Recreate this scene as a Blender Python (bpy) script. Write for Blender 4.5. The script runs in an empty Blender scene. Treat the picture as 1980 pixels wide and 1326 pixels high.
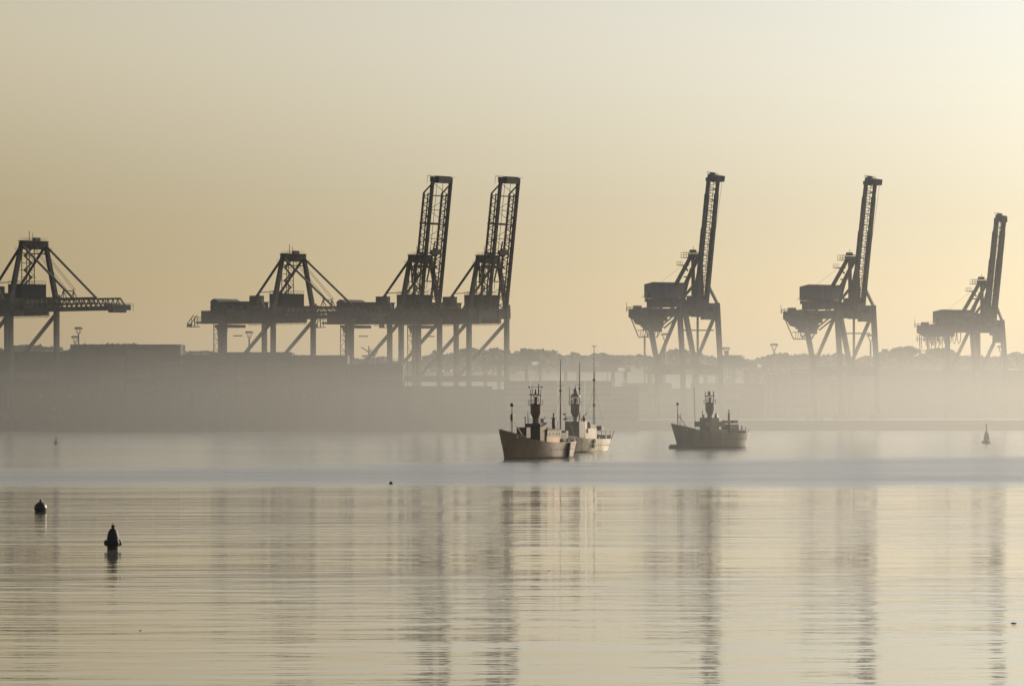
import bpy, bmesh, math, random
from mathutils import Vector, Matrix
R = math.radians
sc = bpy.context.scene
col = sc.collection
random.seed(7)

# ------------------------------------------------------------------ camera
CAM_H, F, CX, HY = 11.3, 8000.0, 990.0, 784.0        # eye height, focal length in photo pixels, centre column, horizon row
cam_d = bpy.data.cameras.new('camera')
cam = bpy.data.objects.new('camera', cam_d); col.objects.link(cam)
cam.location = (0, 0, CAM_H); cam.rotation_euler = (R(90), 0, 0)
cam_d.sensor_width = 36.0; cam_d.lens = 36.0 * F / 1980.0
cam_d.shift_y = (HY - 663.0) / 1980.0
cam_d.clip_start = 1.0; cam_d.clip_end = 20000.0
sc.camera = cam

# ------------------------------------------------------------------ sky, sun, exposure
SUN_EL, SUN_AZ = 15.0, 44.0          # degrees above the horizon, degrees to the right of the view
world = bpy.data.worlds.new('World'); sc.world = world; world.use_nodes = True
wn, wl = world.node_tree.nodes, world.node_tree.links
wn.clear()
sky = wn.new('ShaderNodeTexSky'); sky.sky_type = 'NISHITA'; sky.sun_disc = False
sky.sun_elevation = R(SUN_EL); sky.sun_rotation = R(SUN_AZ)
sky.air_density = 0.68; sky.dust_density = 2.7; sky.ozone_density = 1.0
bg = wn.new('ShaderNodeBackground'); bg.inputs['Strength'].default_value = 0.118 * 1.4
wo = wn.new('ShaderNodeOutputWorld')
tint = wn.new('ShaderNodeMix'); tint.data_type = 'RGBA'; tint.blend_type = 'MULTIPLY'; tint.inputs[0].default_value = 1.0
# dusty morning haze low in the sky: yellow away from the sun, creamier towards it, nothing above about 12 degrees
stc = wn.new('ShaderNodeTexCoord'); ssp = wn.new('ShaderNodeSeparateXYZ'); wl.new(stc.outputs['Generated'], ssp.inputs[0])
selv = wn.new('ShaderNodeMapRange'); selv.inputs[2].default_value = 0.2; wl.new(ssp.outputs[2], selv.inputs[0])
def sky_ramp(stops):
    r = wn.new('ShaderNodeValToRGB'); r.color_ramp.interpolation = 'EASE'
    for k, (z, c) in enumerate(stops):
        e = r.color_ramp.elements[k] if k < 2 else r.color_ramp.elements.new(z)
        e.position = z; e.color = (*[q / 1.4 for q in c], 1)
    wl.new(selv.outputs[0], r.inputs[0]); return r.outputs[0]
ra = sky_ramp([(0.0, (1.15, 1.08, 0.93)), (1.0, (1.04, 0.98, 0.86)), (0.23, (0.85, 0.74, 0.55)), (0.48, (1.15, 0.95, 0.68))])
rb = sky_ramp([(0.0, (1.30, 1.35, 1.38)), (1.0, (1.0, 1.0, 1.0)), (0.25, (0.86, 0.90, 0.92)), (0.48, (0.90, 0.94, 0.95))])
sdot = wn.new('ShaderNodeVectorMath'); sdot.operation = 'DOT_PRODUCT'; wl.new(stc.outputs['Generated'], sdot.inputs[0])
sdot.inputs[1].default_value = (math.sin(R(SUN_AZ)) * math.cos(R(SUN_EL)), math.cos(R(SUN_AZ)) * math.cos(R(SUN_EL)), math.sin(R(SUN_EL)))
sfac = wn.new('ShaderNodeMapRange'); sfac.inputs[1].default_value = 0.60; sfac.inputs[2].default_value = 0.79; wl.new(sdot.outputs['Value'], sfac.inputs[0])
smix = wn.new('ShaderNodeMix'); smix.data_type = 'RGBA'; wl.new(sfac.outputs[0], smix.inputs[0]); wl.new(ra, smix.inputs[6]); wl.new(rb, smix.inputs[7])
wl.new(smix.outputs[2], tint.inputs[7])
wl.new(sky.outputs[0], tint.inputs[6]); wl.new(tint.outputs[2], bg.inputs['Color']); wl.new(bg.outputs[0], wo.inputs['Surface'])
sun_d = bpy.data.lights.new('sun', 'SUN'); sun_d.energy = 5.0; sun_d.angle = R(0.5); sun_d.color = (1.0, 0.88, 0.68)
sun = bpy.data.objects.new('sun', sun_d); col.objects.link(sun)
to_sun = Vector((math.sin(R(SUN_AZ)) * math.cos(R(SUN_EL)), math.cos(R(SUN_AZ)) * math.cos(R(SUN_EL)), math.sin(R(SUN_EL))))
sun.rotation_euler = to_sun.to_track_quat('Z', 'Y').to_euler(); sun.location = (200, 200, 300)
vs = sc.view_settings
vs.view_transform = 'Standard'; vs.look = 'None'; vs.exposure = 0.0; vs.gamma = 1.0; vs.use_curve_mapping = False
cy = sc.cycles
cy.use_denoising = True
cy.max_bounces = 6; cy.diffuse_bounces = 2; cy.glossy_bounces = 3; cy.volume_bounces = 1; cy.transmission_bounces = 2; cy.transparent_max_bounces = 4
cy.volume_step_rate = 1.0; cy.volume_max_steps = 256
cy.caustics_reflective = False; cy.caustics_refractive = False

HAZE_DENSITY, HAZE_G, HAZE_COL = 1.6e-5, 0.6, (0.66, 0.655, 0.635)
FOG_DENSITY = 7.0e-4

# ------------------------------------------------------------------ materials
def mat(name, color, rough=0.6, metallic=0.0, var=0.25, scale=0.6, rust=None, streak=False, bump=0.0):
    m = bpy.data.materials.new(name); m.use_nodes = True
    n, l = m.node_tree.nodes, m.node_tree.links
    p = n['Principled BSDF']; p.inputs['Roughness'].default_value = rough; p.inputs['Metallic'].default_value = metallic
    tc = n.new('ShaderNodeTexCoord')
    mp = n.new('ShaderNodeMapping'); mp.inputs['Scale'].default_value = (scale, scale, scale * (0.15 if streak else 1.0))
    l.new(tc.outputs['Object'], mp.inputs[0])
    nz = n.new('ShaderNodeTexNoise'); nz.inputs['Scale'].default_value = 1.0; nz.inputs['Detail'].default_value = 5.0
    l.new(mp.outputs[0], nz.inputs['Vector'])
    cr = n.new('ShaderNodeValToRGB')
    c = Vector(color)
    cr.color_ramp.elements[0].position = 0.3; cr.color_ramp.elements[1].position = 0.7
    cr.color_ramp.elements[0].color = (*(c * (1 - var)), 1); cr.color_ramp.elements[1].color = (*(c * (1 + var)), 1)
    l.new(nz.outputs[0], cr.inputs[0])
    out = cr.outputs[0]
    if rust:
        nz2 = n.new('ShaderNodeTexNoise'); nz2.inputs['Scale'].default_value = 2.3; nz2.inputs['Detail'].default_value = 6.0
        l.new(mp.outputs[0], nz2.inputs['Vector'])
        r2 = n.new('ShaderNodeMapRange'); r2.inputs[1].default_value = 0.5; r2.inputs[2].default_value = 0.68
        l.new(nz2.outputs[0], r2.inputs[0])
        mx = n.new('ShaderNodeMix'); mx.data_type = 'RGBA'
        l.new(r2.outputs[0], mx.inputs[0]); l.new(out, mx.inputs[6]); mx.inputs[7].default_value = (*rust, 1)
        out = mx.outputs[2]
    l.new(out, p.inputs['Base Color'])
    if bump:
        b = n.new('ShaderNodeBump'); b.inputs['Strength'].default_value = bump
        l.new(nz.outputs[0], b.inputs['Height']); l.new(b.outputs[0], p.inputs['Normal'])
    return m

M = {}
M['crane_steel'] = mat('crane_steel', (0.03, 0.033, 0.036), 0.7, var=0.3, rust=(0.07, 0.045, 0.03), scale=0.3)
M['crane_grey'] = mat('crane_grey', (0.09, 0.10, 0.115), 0.7, var=0.2, scale=0.3)
M['house_blue'] = mat('house_blue', (0.15, 0.16, 0.185), 0.6, var=0.12, scale=0.25, streak=True)
M['house_dark'] = mat('house_dark', (0.04, 0.043, 0.048), 0.97, var=0.2, scale=0.3, streak=True)
M['rope'] = mat('rope', (0.04, 0.04, 0.04), 0.6)
M['rail'] = mat('rail', (0.10, 0.10, 0.09), 0.6)
M['hull_red'] = mat('hull_red', (0.125, 0.085, 0.05), 0.5, var=0.14, scale=0.8, rust=(0.12, 0.06, 0.035), streak=True)
M['bulwark_red'] = mat('bulwark_red', (0.42, 0.20, 0.11), 0.45, var=0.25, scale=0.9, streak=True)
M['house_red'] = mat('house_red', (0.09, 0.045, 0.03), 0.6, var=0.25, scale=0.9, streak=True)
M['house_buff'] = mat('house_buff', (0.24, 0.185, 0.115), 0.6, var=0.2, scale=0.9, streak=True)
M['hull_cream'] = mat('hull_cream', (0.52, 0.45, 0.34), 0.4, var=0.12, scale=0.8, rust=(0.30, 0.20, 0.12), streak=True)
M['cream'] = mat('cream', (0.62, 0.55, 0.43), 0.5, var=0.1, streak=True)
M['grey_deck'] = mat('grey_deck', (0.13, 0.12, 0.105), 0.7)
M['dark_iron'] = mat('dark_iron', (0.035, 0.034, 0.032), 0.5, var=0.3)
M['tower_red'] = mat('tower_red', (0.15, 0.075, 0.05), 0.45, var=0.2, streak=True)
M['tower_grey'] = mat('tower_grey', (0.16, 0.13, 0.10), 0.5, var=0.2, streak=True)
M['hull_grey'] = mat('hull_grey', (0.12, 0.105, 0.085), 0.5, var=0.25, scale=0.8, streak=True)
M['white'] = mat('white', (0.7, 0.68, 0.62), 0.5, var=0.08)
M['weed'] = mat('weed', (0.06, 0.065, 0.03), 0.8, var=0.4, scale=2)
for k_ in ('hull_red', 'hull_cream', 'hull_grey', 'bulwark_red'): M[k_].node_tree.nodes['Principled BSDF'].inputs['Specular IOR Level'].default_value = 0.6    # gloss paint
M['rubber'] = mat('rubber', (0.02, 0.02, 0.02), 0.8)
M['buoy_dark'] = mat('buoy_dark', (0.018, 0.018, 0.014), 0.65, var=0.3, scale=3)
M['buoy_yellow'] = mat('buoy_yellow', (0.028, 0.024, 0.012), 0.5, var=0.3, scale=3)
M['buoy_green'] = mat('buoy_green', (0.45, 0.46, 0.40), 0.5, var=0.2, scale=2)
M['wood'] = mat('wood', (0.045, 0.032, 0.022), 0.7, var=0.3, scale=4)
M['concrete'] = mat('concrete', (0.21, 0.20, 0.18), 0.85, var=0.15, scale=0.2)
M['ground'] = mat('ground', (0.09, 0.09, 0.065), 0.95, var=0.3, scale=0.02)
M['foliage'] = mat('foliage', (0.04, 0.05, 0.025), 0.9, var=0.4, scale=0.25)
M['bark'] = mat('bark', (0.05, 0.04, 0.03), 0.9, var=0.3)
M['shed'] = mat('shed', (0.10, 0.10, 0.10), 0.7, var=0.1, scale=0.1)
M['ship_hull'] = mat('ship_hull', (0.045, 0.04, 0.045), 0.95, var=0.25, scale=0.12, streak=True, rust=(0.08, 0.045, 0.03))
BOX_COLS = [(0.06, 0.028, 0.022), (0.036, 0.04, 0.055), (0.06, 0.048, 0.045), (0.034, 0.045, 0.045), (0.075, 0.072, 0.066), (0.05, 0.03, 0.022)]
for i, c in enumerate(BOX_COLS):
    M['box%d' % i] = mat('container_paint', c, 0.95, var=0.12, scale=0.3, streak=True)
def glass_mat():
    m = bpy.data.materials.new('lantern_glass'); m.use_nodes = True
    n, l = m.node_tree.nodes, m.node_tree.links
    n.clear()
    o = n.new('ShaderNodeOutputMaterial'); t = n.new('ShaderNodeBsdfTransparent'); g = n.new('ShaderNodeBsdfGlossy'); x = n.new('ShaderNodeMixShader')
    t.inputs[0].default_value = (0.85, 0.87, 0.84, 1); g.inputs['Roughness'].default_value = 0.05
    nz = n.new('ShaderNodeTexNoise'); nz.inputs['Scale'].default_value = 1.5
    mr = n.new('ShaderNodeMapRange'); mr.inputs[3].default_value = 0.08; mr.inputs[4].default_value = 0.22
    l.new(nz.outputs[0], mr.inputs[0]); l.new(mr.outputs[0], x.inputs[0])
    l.new(t.outputs[0], x.inputs[1]); l.new(g.outputs[0], x.inputs[2]); l.new(x.outputs[0], o.inputs[0])
    return m
M['glass'] = glass_mat()

# ------------------------------------------------------------------ mesh builder
class MB:
    def __init__(s): s.v, s.f = [], []
    def add(s, vs, fs):
        k = len(s.v); s.v += [tuple(p) for p in vs]; s.f += [tuple(i + k for i in f) for f in fs]; return s
    def box(s, c, d):
        x, y, z = c; a, b, h = d[0] / 2, d[1] / 2, d[2] / 2
        vs = [(x + i * a, y + j * b, z + k * h) for k in (-1, 1) for j in (-1, 1) for i in (-1, 1)]
        return s.add(vs, [(0, 2, 3, 1), (4, 5, 7, 6), (0, 1, 5, 4), (2, 6, 7, 3), (0, 4, 6, 2), (1, 3, 7, 5)])
    def beam(s, p0, p1, w, h=None, w1=None, h1=None):
        h = h or w; w1 = w1 or w; h1 = h1 or h
        p0, p1 = Vector(p0), Vector(p1); t = (p1 - p0).normalized()
        up = Vector((0, 0, 1)) if abs(t.z) < 0.95 else Vector((1, 0, 0))
        a = t.cross(up).normalized(); b = a.cross(t).normalized()
        vs = [p + a * i * ww / 2 + b * j * hh / 2 for p, ww, hh in ((p0, w, h), (p1, w1, h1)) for j in (-1, 1) for i in (-1, 1)]
        return s.add(vs, [(0, 2, 3, 1), (4, 5, 7, 6), (0, 1, 5, 4), (2, 6, 7, 3), (0, 4, 6, 2), (1, 3, 7, 5)])
    def tube(s, pts, r, n=6):
        rs = r if isinstance(r, (list, tuple)) else [r] * len(pts)
        pts = [Vector(p) for p in pts]; vs = []
        for i, p in enumerate(pts):
            t = (pts[min(i + 1, len(pts) - 1)] - pts[max(i - 1, 0)]).normalized()
            up = Vector((0, 0, 1)) if abs(t.z) < 0.9 else Vector((1, 0, 0))
            a = t.cross(up).normalized(); b = t.cross(a).normalized()
            vs += [p + (a * math.cos(2 * math.pi * k / n) + b * math.sin(2 * math.pi * k / n)) * rs[i] for k in range(n)]
        fs = [(i * n + k, i * n + (k + 1) % n, (i + 1) * n + (k + 1) % n, (i + 1) * n + k) for i in range(len(pts) - 1) for k in range(n)]
        fs += [tuple(range(n))[::-1], tuple((len(pts) - 1) * n + k for k in range(n))]
        return s.add(vs, fs)
    def lathe(s, prof, c=(0, 0, 0), n=20):
        vs = [(c[0] + r * math.cos(2 * math.pi * k / n), c[1] + r * math.sin(2 * math.pi * k / n), c[2] + z) for r, z in prof for k in range(n)]
        fs = [(i * n + k, i * n + (k + 1) % n, (i + 1) * n + (k + 1) % n, (i + 1) * n + k) for i in range(len(prof) - 1) for k in range(n)]
        fs += [tuple(range(n))[::-1], tuple((len(prof) - 1) * n + k for k in range(n))]
        return s.add(vs, fs)
    def prism(s, poly, v0, v1):                       # polygon in (x, z), extruded along y
        n = len(poly)
        vs = [(x, v0, z) for x, z in poly] + [(x, v1, z) for x, z in poly]
        fs = [tuple(range(n)), tuple(range(2 * n - 1, n - 1, -1))] + [(i, i + n, (i + 1) % n + n, (i + 1) % n) for i in range(n)]
        return s.add(vs, fs)
    def rail(s, pts, h=1.1, r=0.05, gap=2.0):
        for p, q in zip(pts, pts[1:]):
            p, q = Vector(p), Vector(q); L = (q - p).length; k = max(1, int(L / gap))
            s.beam(p + Vector((0, 0, h)), q + Vector((0, 0, h)), r * 1.4)
            s.beam(p + Vector((0, 0, h * .5)), q + Vector((0, 0, h * .5)), r)
            for i in range(k + 1):
                a = p.lerp(q, i / k); s.beam(a, a + Vector((0, 0, h)), r)
        return s
    def lattice(s, a0, a1, b0, b1, n, w):             # zigzag between two edges
        a0, a1, b0, b1 = map(Vector, (a0, a1, b0, b1))
        for i in range(n):
            pa, pb = a0.lerp(a1, i / n), b0.lerp(b1, (i + .5) / n)
            s.beam(pa, pb, w); s.beam(pb, a0.lerp(a1, (i + 1) / n), w)
        return s
    def build(s, name, m, parent=None, smooth=False):
        me = bpy.data.meshes.new(name); me.from_pydata(s.v, [], s.f); me.update()
        bm = bmesh.new(); bm.from_mesh(me); bmesh.ops.recalc_face_normals(bm, faces=bm.faces); bm.to_mesh(me); bm.free()
        if smooth:
            for p in me.polygons: p.use_smooth = True
            try: me.set_sharp_from_angle(angle=R(35))
            except Exception: pass
        me.materials.append(m if not isinstance(m, str) else M[m])
        o = bpy.data.objects.new(name, me); col.objects.link(o)
        if parent: o.parent = parent
        return o

def thing(name, label, cat, loc=(0, 0, 0), rz=0.0, group=None):
    o = bpy.data.objects.new(name, None); col.objects.link(o)
    o.location = loc; o.rotation_euler = (0, 0, rz); o.empty_display_size = 1
    o['label'] = label; o['category'] = cat
    if group: o['group'] = group
    return o
def tag(o, label, cat, group=None):
    o['label'] = label; o['category'] = cat
    if group: o['group'] = group
    return o
def struct(o, label=None):
    o['kind'] = 'structure'
    if label: o['label'] = label
    return o
def copy_tree(o, parent=None):
    c = o.copy(); col.objects.link(c)
    if parent: c.parent = parent
    for ch in list(o.children): copy_tree(ch, c)
    return c
def at(px, D, z=0.0):                                  # ground position seen in photo column px at distance D
    return Vector(((px - CX) / F * D, D, z))
def Z(py, D): return CAM_H + (HY - py) / F * D

# ------------------------------------------------------------------ water
def water_material():
    m = bpy.data.materials.new('harbour_water'); m.use_nodes = True
    n, l = m.node_tree.nodes, m.node_tree.links
    p = n['Principled BSDF']
    p.inputs['Base Color'].default_value = (0.19, 0.17, 0.125, 1); p.inputs['IOR'].default_value = 1.6
    tc = n.new('ShaderNodeTexCoord'); sp = n.new('ShaderNodeSeparateXYZ'); l.new(tc.outputs['Object'], sp.inputs[0])
    def math_(op, a, b=None, c=None):
        q = n.new('ShaderNodeMath'); q.operation = op
        for i, x in enumerate((a, b, c)):
            if x is None: continue
            if hasattr(x, 'links'): l.new(x, q.inputs[i])
            else: q.inputs[i].default_value = x
        return q.outputs[0]
    def noise(sx, sy, detail=2.0, off=0.0, rough=0.5):
        mp = n.new('ShaderNodeMapping'); mp.inputs['Scale'].default_value = (sx, sy, 1); mp.inputs['Location'].default_value = (off, off * 1.7, 0)
        l.new(tc.outputs['Object'], mp.inputs[0])
        z = n.new('ShaderNodeTexNoise'); z.inputs['Scale'].default_value = 1.0; z.inputs['Detail'].default_value = detail; z.inputs['Roughness'].default_value = rough
        l.new(mp.outputs[0], z.inputs['Vector']); return z.outputs[0]
    def smooth(x, a, b, lo, hi):
        r = n.new('ShaderNodeMapRange'); r.interpolation_type = 'SMOOTHSTEP'
        for i, vv in zip((1, 2, 3, 4), (a, b, lo, hi)): r.inputs[i].default_value = vv
        l.new(x, r.inputs[0]); return r.outputs[0]
    X, Y = sp.outputs[0], sp.outputs[1]
    wob = math_('ADD', math_('MULTIPLY', math_('SUBTRACT', noise(0.010, 0.02, 4, 3.1), 0.5), 80.0), math_('MULTIPLY', math_('SUBTRACT', noise(0.04, 0.12, 3, 17.0), 0.5), 75.0))
    # near edge of the wind-ruffled band: about y = 585 + 0.1 x
    near = smooth(math_('ADD', math_('SUBTRACT', Y, math_('MULTIPLY', X, 0.10)), wob), 524, 634, 0, 1)
    # far edge: 690 at the left end of the view, 900 at the right
    far = smooth(math_('ADD', math_('SUBTRACT', Y, math_('MULTIPLY', X, 0.95)), math_('MULTIPLY', wob, 1.2)), 775, 850, 1, 0)
    band = math_('MULTIPLY', near, far)
    beyond = math_('SUBTRACT', near, band)
    patch = noise(0.010, 0.02, 3, 8.0)
    rough = math_('ADD', 0.035, math_('MULTIPLY', band, math_('ADD', 0.15, math_('MULTIPLY', patch, 0.14))))
    rough = math_('ADD', rough, math_('MULTIPLY', beyond, math_('ADD', 0.07, math_('MULTIPLY', patch, 0.08))))
    l.new(rough, p.inputs['Roughness'])
    # long low crests lying across the view
    h0 = math_('MULTIPLY', noise(0.014, 0.055, 2.0, 41.0), 0.13)
    h1 = math_('MULTIPLY', noise(0.06, 0.16, 2.0, 0.0), 0.14)
    h2 = math_('MULTIPLY', noise(0.14, 0.5, 2.0, 11.0), 0.05)
    h3 = math_('MULTIPLY', noise(0.5, 1.7, 2.0, 23.0), 0.016)
    amp = math_('ADD', 0.48, math_('MULTIPLY', smooth(noise(0.008, 0.016, 3, 5.0), 0.35, 0.68, 0, 1), 0.75))
    h = math_('MULTIPLY', math_('ADD', math_('ADD', math_('ADD', h0, h1), h2), h3), amp)
    h = math_('ADD', h, math_('MULTIPLY', band, math_('MULTIPLY', noise(0.06, 0.32, 4.0, 31.0), 0.16)))
    b = n.new('ShaderNodeBump'); b.inputs['Strength'].default_value = 1.0; b.inputs['Distance'].default_value = 1.0
    l.new(h, b.inputs['Height']); l.new(b.outputs[0], p.inputs['Normal'])
    return m
w = MB()
ys = [-120, 60, 150, 300, 600, 1200, 1915]
for a, b in zip(ys, ys[1:]):
    w.add([(-2400, a, 0), (2400, a, 0), (2400, b, 0), (-2400, b, 0)], [(0, 1, 2, 3)])
struct(w.build('water', water_material()))

# ------------------------------------------------------------------ quay, land and hill
QY = 1908.0
q = MB(); q.box((0, QY + 60, 1.4), (4800, 120, 6.4))
quay = struct(q.build('quay', 'concrete'))
g = MB(); NX, NY = 60, 24
gy = [QY + 118 + (6400 - QY - 118) * (j / NY) ** 1.4 for j in range(NY + 1)]
def ground_z(x, y):
    t = min(1, max(0, (y - 2650) / 500)); t = t * t * (3 - 2 * t)
    px = CX + F * x / y
    ridge = 32 + 4 * math.sin(px * 0.006 + 1.2) + 3 * math.sin(px * 0.017)
    return 4.55 + t * ridge
gv = [(-2400 + 4800 * i / NX, y, ground_z(-2400 + 4800 * i / NX, y)) for y in gy for i in range(NX + 1)]
g.add(gv, [(j * (NX + 1) + i, j * (NX + 1) + i + 1, (j + 1) * (NX + 1) + i + 1, (j + 1) * (NX + 1) + i) for j in range(NY) for i in range(NX)])
struct(g.build('ground', 'ground', smooth=True))

# ------------------------------------------------------------------ haze and the low fog bank
def volume_box(name, lo, hi, m):
    o = MB().box([(a + b) / 2 for a, b in zip(lo, hi)], [b - a for a, b in zip(lo, hi)]).build(name, m)
    o['kind'] = 'stuff'; return o
def haze_material(density):
    m = bpy.data.materials.new('haze_air'); m.use_nodes = True
    n, l = m.node_tree.nodes, m.node_tree.links; n.clear()
    o = n.new('ShaderNodeOutputMaterial'); v = n.new('ShaderNodeVolumePrincipled')
    v.inputs['Color'].default_value = (*HAZE_COL, 1); v.inputs['Density'].default_value = density; v.inputs['Anisotropy'].default_value = HAZE_G
    l.new(v.outputs[0], o.inputs['Volume']); return m, n, l, v
hm, *_ = haze_material(HAZE_DENSITY)
volume_box('haze', (-2450, -160, -6), (2450, 6500, 134), hm)
fm, n, l, v = haze_material(FOG_DENSITY); fm.name = 'fog_air'
ge = n.new('ShaderNodeNewGeometry'); sp = n.new('ShaderNodeSeparateXYZ'); l.new(ge.outputs['Position'], sp.inputs[0])
def mr(src, a, b, lo, hi):
    r = n.new('ShaderNodeMapRange'); r.interpolation_type = 'SMOOTHSTEP'
    for i, vv in zip((1, 2, 3, 4), (a, b, lo, hi)): r.inputs[i].default_value = vv
    l.new(src, r.inputs[0]); return r.outputs[0]
nz = n.new('ShaderNodeTexNoise'); nz.inputs['Scale'].default_value = 0.006; nz.inputs['Detail'].default_value = 2.0
l.new(ge.outputs['Position'], nz.inputs['Vector'])
def fm_(op, a, b=None, c=None):
    q = n.new('ShaderNodeMath'); q.operation = op
    for k, x in enumerate((a, b, c)):
        if x is None: continue
        if hasattr(x, 'links'): l.new(x, q.inputs[k])
        else: q.inputs[k].default_value = x
    return q.outputs[0]
zz = fm_('MULTIPLY_ADD', nz.outputs[0], 22.0, sp.outputs[2])
low = fm_('MULTIPLY', mr(zz, 24, 60, 1, 0), mr(sp.outputs[0], -260, 200, 0.42, 1.35))        # the bank thickens towards the right
thin = fm_('MULTIPLY', mr(sp.outputs[2], 50, 132, 1, 0.25), mr(sp.outputs[0], -60, 360, 0.0, 0.22))
dens = fm_('MULTIPLY', fm_('MULTIPLY', fm_('ADD', low, thin), fm_('MULTIPLY', mr(sp.outputs[1], 720, 1150, 0, 1), mr(sp.outputs[1], 1950, 2300, 1, 0.15))), FOG_DENSITY)
l.new(dens, v.inputs['Density'])
fm.cycles.volume_step_rate = 0.2
volume_box('fog', (-2300, 700, -3), (2300, 4200, 132), fm)
# ------------------------------------------------------------------ cranes with a tapered pylon and truss boom (u = towards the water, v = along the quay)
YAW_A = -math.atan2(0.679, 0.734)
def truss_boom(root, raised):
    phi = R(82.6) if raised else 0.0
    hx, hz, L, d = (6.2, 57.5, 63.6, 5.6) if raised else (1.5, 53.6, 54.5, 4.8)
    def P(s, dd, v): return (hx + s * math.cos(phi) - dd * math.sin(phi), v, hz + s * math.sin(phi) + dd * math.cos(phi))
    boom = None
    Lt = L * 0.885
    steps = [(0, d), (L * .42, d), (L * .44, d * .92), (Lt, d * .9)]
    for sg in (-1, 1):
        v = (6.3 if raised else 7.0) * sg
        gb = MB().beam(P(0, 0, v), P(L, 0, v), 1.2, 1.5).build('boom_girder', 'crane_steel', root)
        gb['label'] = 'box girder carrying the boom'
        tc = MB()
        for (s0, d0), (s1, d1) in zip(steps, steps[1:]): tc.beam(P(s0, d0, v), P(s1, d1, v), 0.8, 0.8)
        tc.beam(P(Lt, d * .9, v), P(L * .955, .5, v), .55)
        tc.build('top_chord', 'crane_steel', gb)
        la = MB(); N = 15
        for i in range(N):
            s0, s1 = Lt * i / N, Lt * (i + 1) / N; sm = (s0 + s1) / 2; dd = d * .96 if s0 < L * .42 else d * .9
            la.beam(P(s0, .6, v), P(sm, dd, v), .34); la.beam(P(sm, dd, v), P(s1, .6, v), .34)
            if i % 3 == 0: la.beam(P(s0, .6, v), P(s0, dd, v), .3)
        la.beam(P(0, 2.2, v), P(Lt, 2.2, v), .45)
        la.build('lattice', 'crane_steel', gb)
    ties = MB()
    for i in range(1, 9):
        s = L * i / 9.2
        ties.beam(P(s, 0.3, -7), P(s, 0.3, 7), .28 if i % 2 else .5)
        if i in (3, 6): ties.beam(P(s, d * .9, -7), P(s, d * .9, 7), .9)
    for i in range(0, 9): ties.beam(P(L * i / 9.2, .3, -7 if i % 2 else 7), P(L * (i + 1) / 9.2, .3, 7 if i % 2 else -7), .18)
    ties.build('cross_tie', 'crane_steel', root)
    head = MB().beam(P(L - .4, .3, -6.9), P(L - .4, .3, 6.9), 2.0, 2.4)
    head.beam(P(L - .4, -.4, -4), P(L - .4, -.4, 4), 3.0, 3.2)
    for sg in (-1, 1): head.beam(P(L - 4.5, 0, 7 * sg), P(L - 1, 0, 5 * sg), 1.0)
    hb = head.build('boom_head', 'crane_steel', root)
    hr = MB()
    for sg in (-1, 1):
        hr.beam(P(L + 1, -1.5, 8 * sg), P(L + 1, 2, 8 * sg), .12); hr.beam(P(L - 2.5, 2, 8 * sg), P(L + 1.2, 2, 8 * sg), .12)
    hr.beam(P(L + 1.2, 2, -8), P(L + 1.2, 2, 8), .14); hr.beam(P(L + 1.2, 1, -8), P(L + 1.2, 1, 8), .1)
    hr.build('railing', 'rail', hb)
    wk = MB()
    for i in range(26):
        s = 2 + (L - 6) * i / 26
        wk.beam(P(s, .9, 8.3), P(s, 2.1, 8.3), .08)
    wk.beam(P(1, .9, 8.2), P(L - 3, .9, 8.2), .7, .12); wk.beam(P(1, 2.1, 8.3), P(L - 3, 2.1, 8.3), .12)
    wk.build('walkway', 'rail', root)
    ap = MB()                                                          # sheave frame on top of the boom
    for v in (-3, 3):
        ap.beam(P(20, d * .9, v), P(22, d + 3.2, v), .3); ap.beam(P(24.5, d * .9, v), P(22, d + 3.2, v), .3); ap.beam(P(22, d * .9, v), P(22, d + 4.2, v), .25)
    ap.beam(P(20, d * .9, -7), P(20, d * .9, 7), .5); ap.beam(P(24.5, d * .9, -7), P(24.5, d * .9, 7), .5); ap.beam(P(22, d + 3.2, -3), P(22, d + 3.2, 3), .4)
    ap.build('sheave_frame', 'crane_steel', root)
    tops = [(0.6, 7.0, 82.0), (0.6, -7.0, 82.0)]
    if not raised:
        for t_, v in zip(tops, (7, -7)):
            MB().beam(t_, P(32.5, d, v), .75, .75).build('forestay', 'crane_steel', root)
        rp = MB()
        for k, v in enumerate((-2.5, -1.5, 1.5, 2.5)): rp.tube([(0, v, 83.5), P(22 + .6 * k, d + 3.6, v)], .11, 4)
        rp.build('rope', 'rope', root)
    else:
        for t_, v in zip(tops, (5.2, -5.2)):
            k = P(14.5, d + 2.2, v)
            MB().beam(t_, (k[0] - 1.0, v, 72), .55).beam((k[0] - 1.0, v, 72), P(33, d, v), .5).build('forestay', 'crane_steel', root)
        rp = MB()
        for v in (-2.5, -1.0, 1.0, 2.5): rp.tube([(0, v, 83.5), P(30, d, v)], .11, 4).tube([(0, v, 83), (-1 + v * .3, v * 1.4, 66)], .11, 4)
        rp.tube([P(10, 1.5, -2), P(L - 2, 1.0, -2)], .16, 4).tube([P(10, 1.5, 2), P(L - 2, 1, 2)], .16, 4)
        rp.build('rope', 'rope', root)
        tb = MB()
        tb.beam(P(28, -.4, -3.2), P(28, -.4, 3.2), 1.6, 2.2); tb.beam(P(26, 0, 0), P(30, 0, 0), 2.4, 1.4)
        tb.build('festoon_trolley', 'crane_steel', root)

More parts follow.
